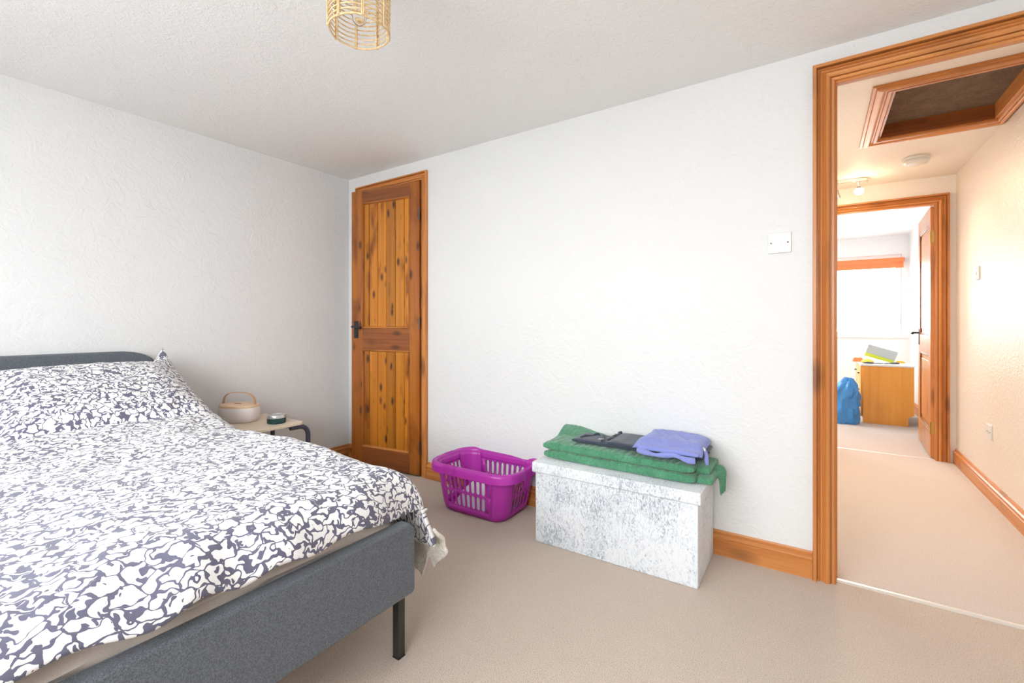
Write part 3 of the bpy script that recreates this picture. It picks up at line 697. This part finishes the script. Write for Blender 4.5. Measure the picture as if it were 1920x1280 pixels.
# ---------------- duvet
ZT = .600
def duvet():
    mb = MB(); r = .118
    X0, XA = .40, 1.918                   # flat top until XA, then rolls over the foot
    YA = -1.305; YSA = -2.70
    Lx_flat = XA-X0; arcx = r*pi/2
    Ny, Nx = 190, 190
    side = .150                             # vertical part on the north side
    Ly = (YA-YSA)+2*(r*pi/2)+side+.06
    def cross(t):      # arc length from the north hem going south -> (y, drop)
        if t < side: return YA+r, r+(side-t)
        t -= side
        if t < r*pi/2:
            a = t/r; return YA+r*cos(a), r-r*sin(a)
        t -= r*pi/2
        if t < YA-YSA: return YA-t, 0
        t -= YA-YSA
        if t < r*pi/2:
            a = t/r; return YSA-r*sin(a), r-r*cos(a)
        return YSA-r, r+(t-r*pi/2)
    def along(s):      # from the head
        if s < Lx_flat: return X0+s, 0
        a = (s-Lx_flat)/r
        if a < pi/2: return XA+r*sin(a), r-r*cos(a)
        return XA+r, r+(s-Lx_flat-r*pi/2)
    def fn(u, v):
        t = v*Ly; y, dy = cross(t)
        # how far the hem comes down over the foot: lower at the corner
        c = smooth(-1.55, -1.22, y)
        end = Lx_flat+r*(1.50+.05*sin(y*9))+.035*c-.016*smooth(-1.7, -1.9, y)
        s = u*end; x, dx = along(s)
        hang = smooth(r*.75, r*2.1, dy); dxm = dx*(1-.8*hang)
        x = x+(X0+Lx_flat*1.0+(s-Lx_flat)*.62-x)*hang if s > Lx_flat else x
        z = ZT-((dxm**3+dy**3)**(1/3) if dxm+dy > 0 else 0)
        topm = smooth(r, 0, dy)*smooth(r, 0, dx)
        # puffiness and creases
        amp = .012+.010*topm
        z -= .014*smooth(1.4, 1.95, x)*topm
        z += amp*nz(x, y, 3, 2.6)*1.1+.008*nz(x, y, 8, 7)*topm
        z += .004*nz(x*1.0+y*.6, y*3-x, 1, 9)*topm
        # ridge where the duvet is pushed up near the pillow
        z += .030*smooth(.95, .62, x)*smooth(.38, .55, x)*topm
        z += .020*smooth(-2.2, -1.7, y)*smooth(-1.25, -1.6, y)*topm*smooth(.3, 1.2, x)*0.6
        # folds on the hanging side
        sd_ = smooth(r*.7, r*1.5, dy)
        y2_ = y+sd_*(.012*sin(x*21+1.2)+.010*sin(x*9))*(1-smooth(1.75, 1.98, x))+.014*smooth(.44, .31, z)*sd_*smooth(1.8, 2.0, x)
        if y < -2: y2_ = y
        x2 = x+.008*nz(y*3, z*2, 0, 1.5)*smooth(XA, XA+r, x)*(1-sd_)
        x2 -= (.060-.050*smooth(.54, .28, z))*smooth(-1.50, -1.20, y)*smooth(1.5, XA+r, x)
        # small bunched fold along the foot
        fx = smooth(XA+.03, XA+.10, x)*(1-c)
        z += fx*.008*sin(y*26+2*sin(y*7)); x2 += fx*.008*cos(y*23)
        return (x2, y2_, z)
    def uvf(u, v): return (u*(1.68), v*Ly)
    mb.grid(fn, Nx, Ny, uvf)
    o = mb.build('duvet', M['print'], ang=80, solid=.014)
    return o
dv = tag(duvet(), 'duvet in white cotton with a slate abstract print, spread over the bed', 'duvet')

# ---------------- pillow(s)
def pillow(name, yc, w, label, tip=True):
    mb = MB(); Lh = .60; nu, nv = 60, 60
    p0 = Vector((.70, yc, .585)); d = Vector((-.565, 0, .245)).normalized(); up = Vector((-d.z, 0, d.x)) if False else Vector((.42, 0, .907))
    up = (up-d*up.dot(d)).normalized()
    th = .115
    def shape(a, b, sgn):
        # a across (-1..1 in y), b along (-1..1 up the headboard)
        e = (1-abs(a)**3.2)**.55*(1-abs(b)**3.2)**.55 if abs(a) < 1 and abs(b) < 1 else 0
        pinch = 1-.055*(1-abs(a)**2)*0 
        aa = a*(1-.05*(1-b*b)); bb = b*(1-.06*(1-a*a))
        y = aa*w/2; l = (bb+1)/2*Lh
        h = sgn*th*e*(.95 if sgn > 0 else .6)
        h += .010*nz(a*2, b*2, sgn*3, 2.0)*e+.004*nz(a*6, b*6, 2, 2)*e
        P = p0+d*l+Vector((0, y, 0))+up*(h)
        if tip and a > .72 and b > .72:
            q = ((a-.72)/.28)*((b-.72)/.28); P += Vector((-.03, -.035, .095))*q
        if b < -.4:   # lower edge lies flat on the duvet
            P.z -= .0
        return P
    def uvf(u, v): return (2.5+u*w*1.05, v*Lh*1.1+yc)
    mb.grid(lambda u, v: shape(u*2-1, v*2-1, 1), nu, nv, uvf)
    mb.grid(lambda u, v: shape(u*2-1, v*2-1, -1), nu, nv, uvf)
    o = mb.build(name, M['print'], ang=80, merge=True)
    return tag(o, label, 'pillow')
pillow('pillow', -1.60, .74, 'pillow in white and slate abstract print leaning on the grey headboard')

# ---------------- cream fleece throw hanging under the duvet corner
def throw():
    mb = MB()
    pts = []
    def fn(u, v):
        x = .9+1.135*u; z = .385-v*(.165+.030*sin(x*43)+.014*sin(x*97))
        y = -1.172+.035*smooth(0, .5, v)+.010*sin(x*34+v*2)+.010*nz(x, z, 0, 22)
        x -= .055*smooth(.9, 1, u)*smooth(.55, 1, v)
        return (x+.008*nz(z, x, 5, 30), y, z)
    mb.grid(fn, 140, 26)
    o = mb.build('fleece_throw', M['fluff'], solid=.012)
    md = o.modifiers.new('sub', 'SUBSURF'); md.levels = 1; md.render_levels = 1
    return o
tag(throw(), 'fluffy cream throw hanging below the duvet corner beside the bed', 'throw')

# ---------------- bedside table
TZ = .48
tb = thing('bedside_table', 'small pale wood bedside table with a bent dark tube leg', 'side table', (.355, -.92, 0))
def rrect(hx, hy, r, n=6):
    p = []
    for (sx_, sy_, a0) in ((1,1,0),(-1,1,pi/2),(-1,-1,pi),(1,-1,1.5*pi)):
        for k in range(n+1):
            a = a0+pi/2*k/n; p.append((sx_*(hx-r)+r*cos(a), sy_*(hy-r)+r*sin(a)))
    return p
MB().prism(rrect(.225, .192, .03), 'z', TZ-.016, TZ).build('table_top', M['tabletop'], tb, bevel=.002)
for sx_ in (.195, -.195):
    pts = [(sx_, .12, TZ-.030)]
    for k in range(9):
        a = pi/2*k/8; pts.append((sx_, .175+.055*sin(a), TZ-.030-.055+.055*cos(a)))
    pts.append((sx_, .23, .014))
    MB().tube(pts, .0135, 12).build('leg', M['tube'], tb)
    pts = [(x, -y, z) for x, y, z in pts]
    MB().tube(pts, .0135, 12).build('leg', M['tube'], tb)
for q in (.23, -.23): MB().tube([(-.195, q, .014), (.195, q, .014)], .011, 10).build('floor_bar', M['tube'], tb)
for q in (.10, -.13): MB().box(-.2, .2, q, q+.03, TZ-.024, TZ-.0165).build('bracket', M['black'], tb)

# ---------------- caddy on table
cd = thing('storage_caddy', 'oval pale pink caddy with wooden lid and arched handle on the bedside table', 'caddy', (.240, -.930, TZ), R(25))
def oval(ax, ay, n=40, p=.78): return [(ax*math.copysign(abs(cos(2*pi*k/n))**p, cos(2*pi*k/n)), ay*math.copysign(abs(sin(2*pi*k/n))**p, sin(2*pi*k/n))) for k in range(n)]
def oval_loft(levels, n=40):
    mb = MB(); vs = []; 
    for ax, ay, z in levels: vs += [(x, y, z) for x, y in oval(ax, ay, n)]
    fs = []; m = len(levels)
    for j in range(m-1):
        for k in range(n): fs.append((j*n+k, j*n+(k+1) % n, (j+1)*n+(k+1) % n, (j+1)*n+k))
    fs.append(tuple(range(n))[::-1]); fs.append(tuple((m-1)*n+k for k in range(n)))
    return mb.add(vs, fs)
oval_loft([(.098,.068,0),(.105,.075,.006),(.112,.081,.03),(.113,.082,.078),(.111,.080,.083)]).build('body', M['caddy'], cd)
lid = oval_loft([(.107,.077,.083),(.109,.079,.086),(.108,.078,.096),(.102,.072,.099)]).build('lid', M['caddy_wood'], cd)
MB().box(-.030, .012, -.004, .004, .099, .1035).build('lid_knob', M['copper'], lid, bevel=.0015)
def arch_h():
    mb = MB(); pts = []
    for k in range(25):
        a = pi*k/24; pts.append((.104*math.copysign(abs(cos(a))**.62, cos(a)), 0, .088+.078*abs(sin(a))**.72))
    vs = []; fs = []
    for i, (x, y, z) in enumerate(pts):
        a = Vector(pts[min(i+1, 24)])-Vector(pts[max(i-1, 0)]); nrm = Vector((-a.z, 0, a.x)).normalized()*.0018
        for s1, s2 in ((1, 1), (1, -1), (-1, -1), (-1, 1)): vs.append((x+nrm.x*s1, s2*.008, z+nrm.z*s1))
    for i in range(24):
        for k in range(4): fs.append((i*4+k, i*4+(k+1) % 4, (i+1)*4+(k+1) % 4, (i+1)*4+k))
    fs += [(3,2,1,0), (96,97,98,99)]
    return mb.add(vs, fs)
arch_h().build('handle', M['copper'], cd, ang=50)
# candle tin
ct = thing('candle_tin', 'round dark green tin with silver lid on the bedside table', 'tin', (.475, -.838, TZ))
MB().lathe([(0,0),(.047,0),(.050,.003),(.050,.027),(.048,.029),(0,.029)], n=40).build('body', M['tin'], ct)
MB().lathe([(0,.0295),(.049,.0295),(.051,.032),(.051,.045),(.049,.048),(.040,.048),(.038,.045),(.030,.046),(0,.046)], n=40).build('lid', M['silver'], ct)
tag(MB().box(-.03, .03, -.02, .02, 0, .022).build('wooden_block', M['amber'], bevel=.004, loc=(.165, -1.045, TZ)), 'small amber block on the table between pillow and pink caddy', 'block')

# ---------------- laundry basket
def basket():
    b = thing('laundry_basket', 'purple plastic laundry basket with slotted sides beside the grey box', 'laundry basket', (1.478, -.178, 0), R(1.0))
    HT = .255
    def half(z):
        t = z/HT; return .205+.055*t**.8, .148+.027*t**.8, .070+.024*t
    def pos(p, z, off=0.0):
        """p in 0..4 walks the perimeter: side k from k-.5 .. ; uses rounded rectangle"""
        hx, hy, r = half(z); hx += off; hy += off; r += off
        segs = [2*(hx-r), r*pi/2, 2*(hy-r), r*pi/2, 2*(hx-r), r*pi/2, 2*(hy-r), r*pi/2]
        k = int(p) % 8; s = (p-int(p))*segs[k]
        if k == 0: return (-hx+r+s, -hy, z)
        if k == 1: a = -pi/2+s/r; return (hx-r+r*cos(a), -hy+r+r*sin(a), z)
        if k == 2: return (hx, -hy+r+s, z)
        if k == 3: a = s/r; return (hx-r+r*cos(a), hy-r+r*sin(a), z)
        if k == 4: return (hx-r-s, hy, z)
        if k == 5: a = pi/2+s/r; return (-hx+r+r*cos(a), hy-r+r*sin(a), z)
        if k == 6: return (-hx, hy-r-s, z)
        a = pi+s/r; return (-hx+r+r*cos(a), -hy+r+r*sin(a), z)
    mb = MB()
    zs = [.012, .045, .125, .215, HT]          # rows: plain, slots, slots, plain
    def quad_patch(p0, p1, z0, z1, np_, nz_):
        mb.grid(lambda u, v: pos(p0+(p1-p0)*u, z0+(z1-z0)*v), np_, nz_)
    def slot_cell(p0, p1, z0, z1, wfrac=.64, lean=0):
        n = 32; W_, H_ = 1.0, 1.0
        inner = []; outer = []
        hx, hy, r = half((z0+z1)/2); L = (2*(hx-r) if int(p0) in (0, 4) else 2*(hy-r))*(p1-p0)
        hw = L*wfrac/2; hh = (z1-z0)/2*.90; rr = hw
        for k in range(n):
            a = 2*pi*(k+.5)/n; c_, s_ = cos(a), sin(a)
            x = hw*c_; y = (hh-rr)*(1 if s_ > 0 else -1)+rr*s_
            inner.append((x, y))
            # outer: ray to rectangle
            ox, oy = L/2, (z1-z0)/2
            t = min(ox/abs(c_), oy/abs(s_)); 
            outer.append((c_*t, s_*t))
        cxp = (p0+p1)/2; czp = (z0+z1)/2
        # snap four outer points to the corners
        for cx_, cy_ in ((1,1),(-1,1),(-1,-1),(1,-1)):
            q = min(range(n), key=lambda i: (outer[i][0]-cx_*L/2)**2+(outer[i][1]-cy_*(z1-z0)/2)**2); outer[q] = (cx_*L/2, cy_*(z1-z0)/2)
        f = lambda q: pos(min(max(cxp+q[0]/L*(p1-p0), p0), p1-1e-9), czp+q[1])
        vs = [f(q) for q in inner]+[f(q) for q in outer]
        mb.add(vs, [(n+k, n+(k+1) % n, (k+1) % n, k) for k in range(n)])
    E = 1e-9
    for k in range(8):
        if k % 2 == 1:
            quad_patch(k, k+1-E, .012, HT, 10, 10)
        else:
            quad_patch(k, k+1-E, .012, .045, 16, 2); quad_patch(k, k+1-E, .215, HT, 16, 3)
            nslot = 9 if k in (0, 4) else 5
            for row in ((.045, .128), (.132, .215)):
                for i in range(nslot):
                    a0, a1 = k+i/nslot, k+(i+1)/nslot-(E if i == nslot-1 else 0)
                    if k in (0, 4) and i >= 8: quad_patch(a0, a1, row[0], row[1], 2, 2)   # plain area
                    else: slot_cell(a0, a1, *row)
            quad_patch(k, k+1-E, .128, .132, nslot, 1)
    # bottom with rounded foot
    nb = 8*10
    rim = [pos(k*8/nb, .012) for k in range(nb)]; low = [pos(k*8/nb, .0, -.012) for k in range(nb)]
    mb.add(rim+low, [(nb+k, nb+(k+1) % nb, (k+1) % nb, k) for k in range(nb)]+[tuple(range(2*nb-1, nb-1, -1))])
    mb.build('body', M['purple'], b, ang=60, solid=.0028, recalc=False, merge=True)
    # rim: turned over lip
    prof = [(0,HT-.004),(.002,HT+.008),(.010,HT+.016),(.020,HT+.018),(.029,HT+.012),(.032,HT),(.033,HT-.032),(.0300,HT-.032),(.029,HT-.002),(.021,HT+.012),(.010,HT+.010),(.004,HT-.004)]
    mr = MB(); n = 120; m = len(prof)
    vs = []
    for i in range(n):
        p = i*8/n
        for o_, z in prof:
            x, y, _ = pos(p, HT, o_); dip = .010*(abs(x)/.28)**2       # rim rises slightly at the ends
            vs.append((x, y, z+dip*0+.006*sin(pi*min(1, abs(x)/.29))*0))
    mr.add(vs, [(i*m+k, ((i+1) % n)*m+k, ((i+1) % n)*m+(k+1) % m, i*m+(k+1) % m) for i in range(n) for k in range(m)])
    mr.build('rim', M['purple'], b, ang=50)
    # ribbed grips
    for k, (c0, c1) in ((0, (.08, .34)), (2, (.3, .7)), (6, (.3, .7)), (4, (.66, .92))):
        mg = MB()
        for i in range(9):
            p = k+c0+(c1-c0)*i/8
            pts = [pos(p, HT, o_)[:2]+(z,) for o_, z in ((.008,HT+.0165),(.020,HT+.0185),(.030,HT+.012),(.0330,HT),(.0335,HT-.029))]
            mg.tube(pts, .0018, 6)
        mg.build('grip', M['purple'], b)
    return b
basket()
def crumple(name, c, hx, hy, h, mat, label, cat, seed=0, zbase=0, fr=6, n=60, group=None, amp=1.0):
    mb = MB()
    def fn(u, v):
        a, b = u*2-1, v*2-1
        rr = max(abs(a), abs(b)); e = (1-rr**4)
        x, y = a*hx, b*hy
        w = nz(x, y, seed, fr)*.5+.5; w2 = abs(nz(x, y, seed+9, fr*2.3))
        z = h*e*(.55+.45*w)+amp*.02*e*w2
        return (c[0]+x+.012*nz(y, z, seed, 14), c[1]+y+.012*nz(x, z, seed+3, 14), c[2]+max(zbase, z))
    mb.grid(fn, n, n)
    mb.grid(lambda u, v: (c[0]+(u*2-1)*hx*.97, c[1]+(v*2-1)*hy*.97, c[2]+.001), 4, 4)
    return tag(mb.build(name, mat, ang=80), label, cat, group)
crumple('crumpled_shirt', (1.49, -.178, .006), .158, .108, .18, M['mint'], 'crumpled pale mint laundry piled inside the purple basket', 'laundry', 4)
crumple('crumpled_cloth', (1.625, -.13, .06), .05, .07, .10, M['rag'], 'dark patterned cloth at the right end inside the purple basket', 'laundry', 12, n=40)

# ---------------- ottoman box
bxm = thing('storage_ottoman', 'silver grey crushed velvet storage box with overhanging lid, against the wall', 'storage box', (2.29, -.19, 0), R(.8))
MB().box(-.370, .370, -.172, .168, 0, .335).build('body', M['velvet'], bxm, bevel=.004)
MB().box(-.383, .383, -.186, .176, .336, .385).build('lid', M['velvet'], bxm, bevel=.006, seg=3)

# ---------------- green throw folded on the box
def slab(mb, x0, x1, y0, y1, z0, z1, seed, nx=90, na=36, sag=0, rp_=.55, skew=0, ridge=0):
    """soft slab: rounded profile in yz swept along x with noise"""
    hy, hz = (y1-y0)/2, (z1-z0)/2; cy_, cz_ = (y0+y1)/2, (z0+z1)/2
    def fn(u, v):
        a = 2*pi*v; c_, s_ = cos(a), sin(a)
        e = (1-(abs(2*u-1))**14)**.35 if abs(2*u-1) < 1 else 0
        py = hy*math.copysign(abs(c_)**.30, c_)*(.93+.07*e); pz = hz*math.copysign(abs(s_)**rp_, s_)*(e if True else 1)
        x = x0+(x1-x0)*u
        y = cy_+py+skew*(u-.5); z = cz_+pz
        top = max(0, s_)
        z += top*(.006*nz(x, y, seed, 9)+.003*nz(x, y, seed+4, 26)+ridge*(abs(nz(x*46, y*7, seed, 1))*-1.6+.0014/.003*sin(x*190+5*nz(x, y, 0, 9))))
        y += (1-top)*(.006*nz(x, z, seed, 10))+ridge*abs(nz(x*46, z*12, seed+2, 1))*1.6
        z = max(z, z0-.0)
        return (x, y, z)
    mb.grid(fn, nx, na)
    return mb
def green():
    t = thing('folded_blanket', 'folded green muslin blanket lying on the grey velvet box', 'blanket')
    mb = MB(); Z0 = .386
    slab(mb, 1.925, 2.640, -.300, -.030, Z0, Z0+.044, 1, 320, 60, rp_=.3, ridge=.004)
    slab(mb, 1.915, 2.632, -.292, -.015, Z0+.038, Z0+.080, 5, 320, 60, rp_=.36, ridge=.004)
    mb.build('folds', M['green'], t, ang=80)
    # raised back left corner
    mb2 = MB()
    def fn(u, v):
        x = 1.925+.30*u; y = -.20+.19*v
        e = smooth(0, .25, u)*0+1
        z = Z0+.074+.040*smooth(.2, 1, v)*smooth(1.0, .1, u)+.004*nz(x, y, 3, 20)-.006*abs(nz(x*46, y*7, 5, 1))
        return (x-.02*v*(1-u)+.0*u, y, z)
    mb2.grid(fn, 50, 40); mb2.build('turned_corner', M['green'], t, solid=.028, ang=80)
    # loose end hanging to the right
    mb3 = MB()
    slab(mb3, 2.632, 2.700, -.270, -.060, Z0, Z0+.034, 9, 40, 40, ridge=.003)
    slab(mb3, 2.625, 2.685, -.235, -.045, Z0+.03, Z0+.066, 19, 30, 30)
    mb3.build('loose_end', M['green'], t, ang=80)
    mb4 = MB()
    def ft(u, v):
        s = v
        w_ = (u-.5)*(1-.55*s); x = 2.665+.058*smooth(0, .6, s)+.030*w_; z = Z0+.034-.085*smooth(.3, 1, s)+.008*sin(pi*s)+.034*w_; y = -.150-.01*s+w_*.075
        return (x+.003*sin(u*18), y, z)
    mb4.grid(ft, 12, 24); mb4.build('hanging_tail', M['green'], t, solid=.005, ang=80)
green()
def navy():
    mb = MB(); zt = .471
    slab(mb, 2.045, 2.655, -.232, -.075, zt-.004, zt+.016, 31, 90, 30)
    slab(mb, 2.23, 2.66, -.245, -.03, zt+.010, zt+.030, 37, 70, 30)
    # rolled waistband crumple
    pts = [(2.085+.01*k+.0, -.205+.10*sin(k*.28), zt+.018+.004*sin(k*1.7)) for k in range(13)]
    mb.tube(pts, [.006+.002*abs(sin(k)) for k in range(13)], 8)
    pts = [(2.23+.004*sin(k*2), -.215+.013*k, zt+.0275+.003*sin(k*1.1)) for k in range(14)]
    mb.tube(pts, [.006+.002*abs(sin(k*.9)) for k in range(14)], 8)
    o = mb.build('folded_trousers', M['navy'], ang=80)
    tag(o, 'charcoal navy garment folded on the green blanket, partly under the blue top', 'garment')
    MB().add([(2.175,-.205,zt+.0225),(2.20,-.200,zt+.0245),(2.203,-.189,zt+.0255),(2.178,-.194,zt+.0235)], [(0,1,2,3)]).build('care_label', M['label'], o, solid=.0008)
navy()
def bluetop():
    mb = MB(); zt = .500
    slab(mb, 2.392, 2.652, -.292, -.022, zt-.004, zt+.024, 51, 80, 40)
    zt += .020
    def fn(u, v):
        a, b = u*2-1, v*2-1
        ed = (1-abs(a)**6)**.5*(1-abs(b)**6)**.5 if abs(a) < 1 and abs(b) < 1 else 0
        x = 2.516+a*.130+.008*nz(b*1.4, 0, 1, 1.3); y = -.150+b*.128
        x += -.018*(b)*0+.016*smooth(0, 1, -b)*a
        z = zt+.026*ed+.007*nz(x, y, 2, 11)*ed-.011*abs(nz(x*1.2+y*.8, y*.3-x*.2, 4, 18))*ed-.006*abs(nz(y*1.3-x*.5, x*.3, 9, 22))*ed+.012*smooth(.3, 1, b)*smooth(.5, -1, a)*ed
        # front folds droop over the blanket
        z -= .018*smooth(-.4, -1, b)
        return (x, y, z)
    mb.grid(fn, 60, 60)
    mb.grid(lambda u, v: (2.516+(u*2-1)*.130+(.016*smooth(0, 1, 1-2*v))*(u*2-1), -.150+(v*2-1)*.128, zt-.018*smooth(-.4, -1, v*2-1)-.002), 20, 20)
    # roll along the front
    pts = [(2.40+.0125*k, -.293-.008*sin(k*.5), .492+.005*sin(k*.55+1)) for k in range(20)]
    mb.tube(pts, [.011+.003*sin(k*.8) for k in range(20)], 10)
    o = mb.build('folded_garment', M['blue'], ang=80)
    tag(o, 'periwinkle blue top folded on top of the clothes on the grey box', 'garment')
    MB().tube([(2.655,-.20,.512),(2.668,-.225,.502),(2.672,-.245,.485),(2.678,-.262,.470)], [.009,.008,.009,.005], 8).build('drawstring', M['blue'], o)
    MB().add([(2.650,-.205,.528),(2.662,-.21,.522),(2.664,-.218,.510),(2.652,-.214,.514)], [(0,1,2,3)]).build('care_label', M['label'], o, solid=.0008)
bluetop()

# ================================================================== FAR ROOM THINGS
ch = thing('chest_of_drawers', 'low orange wood chest of drawers with white top in the far room', 'chest', (0, 0, 0))
CX0, CX1, CY0, CY1, CZ = 3.445, 3.858, 3.825, 4.62, .600
def side_panel(y0, y1):
    pr_ = [(CX0,0),(CX1-.045,0),(CX1-.045,.075),(CX1-.035,.095),(CX1-.012,.11),(CX1,.115),(CX1,CZ),(CX0,CZ)]
    MB().prism(pr_, 'y', y0, y1).build('side_panel', M['teak'], ch, bevel=.0015)
side_panel(CY0, CY0+.018); side_panel(CY1-.018, CY1)
MB().box(CX0-.022, CX1+.005, CY0-.006, CY1+.006, CZ+.0005, CZ+.018).build('top', M['plate'], ch, bevel=.003)
MB().box(CX1-.012, CX1-.004, CY0+.018, CY1-.018, .12, CZ).build('back_panel', M['teak'], ch)
MB().box(CX0+.02, CX0+.035, CY0+.018, CY1-.018, 0, .06).build('plinth', M['door_x'], ch)
for k in range(3):
    z0 = .065+k*.178; d = MB().box(CX0-.018, CX0+.2, CY0+.02, CY1-.02, z0, z0+.172).build('drawer', M['teak'], ch, bevel=.002)
    for yy in (CY0+.17, CY1-.17):
        MB().tube([(CX0-.018, yy-.04, z0+.09), (CX0-.036, yy-.04, z0+.09), (CX0-.036, yy+.04, z0+.09), (CX0-.018, yy+.04, z0+.09)], .004, 8).build('handle', M['black'], d)
CT = CZ+.0185
# leaning grey packet with lime base
pk = thing('grey_packet', 'tilted pale grey packet with lime green base on the chest top', 'packet', (3.60, 4.10, CT), R(-8))
def tilt_box(x0, x1, z0, z1, mat, nm):
    mb = MB().box(x0, x1, -.03, .03, z0, z1); Mx = Matrix.Rotation(R(18), 3, 'Y'); mb.v = [tuple(Mx @ Vector(v)) for v in mb.v]
    lo = min(v[2] for v in mb.v); return mb, lo
m1, lo = tilt_box(-.13, .13, .0, .035, None, ''); m2, _ = tilt_box(-.13, .13, .035, .13, None, '')
for m_, mt, nm in ((m1, 'lime', 'lime_base'), (m2, 'greyplastic', 'sleeve')):
    m_.v = [(x, y, z-lo) for x, y, z in m_.v]; m_.build(nm, M[mt], pk, bevel=.004)
crumple('orange_pouch', (3.40+.03, 4.25, CT), .055, .06, .045, M['orange'], 'small orange pouch at the left edge of the chest top', 'pouch', 21, n=24)
crumple('yellow_cloth', (3.50, 4.02, CT), .055, .05, .045, M['yellow'], 'bright yellow cloth bunched on the chest beside the grey packet', 'cloth', 25, n=24)
crumple('orange_case', (3.79, 4.22, CT), .045, .03, .032, M['yorange'], 'small yellow orange case at the right end of the chest top', 'case', 29, n=20, amp=.2)
def tool(x, y, rz, L, label):
    t = thing('hand_tool', label, 'tool', (x, y, CT), rz)
    MB().tube([(-L/2,0,.011), (-L*.3,0,.013), (0,0,.011)], [.008,.011,.008], 10).build('grip', M['darktool'], t)
    MB().tube([(0,0,.011), (L*.35,0,.009), (L/2,0,.006)], [.006,.005,.002], 8).build('shaft', M['darktool'], t)
tool(3.54, 3.90, R(12), .17, 'dark hand tool nearest the left front corner of the chest top')
tool(3.69, 3.96, R(195), .14, 'dark hand tool in front of the grey packet\'s right end')
# blue bag
def bag():
    mb = MB(); n, m = 34, 18
    c = Vector((3.27, 3.76, 0))
    vs = []
    for j in range(m+1):
        t = j/m; z = .47*t
        rx = .155*(1-.05*t)*(1-(t**3.5)*.72); ry = .14*(1-(t**2.5)*.85)
        for i in range(n):
            a = 2*pi*i/n
            f = 1+.20*nz(cos(a)*1.3, sin(a)*1.3, t*3.0, 1.3)+.34*(abs(nz(cos(a)*2, sin(a)*2, t*3.2+5, 1.5))-.2)
            sh = .045*smooth(.5, 1, t)
            zz = z+.02*nz(cos(a), sin(a), t*4, 2)*smooth(0, .2, t)
            if j == 0: f *= .96
            vs.append((c.x+rx*cos(a)*f+sh, c.y+ry*sin(a)*f, max(0.002, zz) if j else .002))
    fs = [(j*n+i, j*n+(i+1) % n, (j+1)*n+(i+1) % n, (j+1)*n+i) for j in range(m) for i in range(n)]
    fs += [tuple(range(n))[::-1], tuple(m*n+i for i in range(n))]
    o = mb.add(vs, fs).build('carrier_bag', M['ikea_blue'], ang=22)
    tag(o, 'crumpled blue carrier bag on the far room floor beside the chest', 'bag')
    MB().tube([(3.33, 3.68, .45), (3.37, 3.67, .40), (3.395, 3.67, .33), (3.36, 3.645, .28)], .006, 6).build('strap', M['ikea_blue'], o)
bag()
# leaning white board behind chest
# roller blind
rb = thing('roller_blind', 'orange roller blind rolled up at the top of the far window', 'blind', (0, 0, 0))
MB().box(2.40, 3.955, FY-.05, FY-.004, 1.83, 1.882).build('cassette', M['orange'], rb, bevel=.008)
MB().box(2.42, 3.945, FY-.030, FY-.024, 1.755, 1.829).build('blind_fabric', M['orange'], rb)
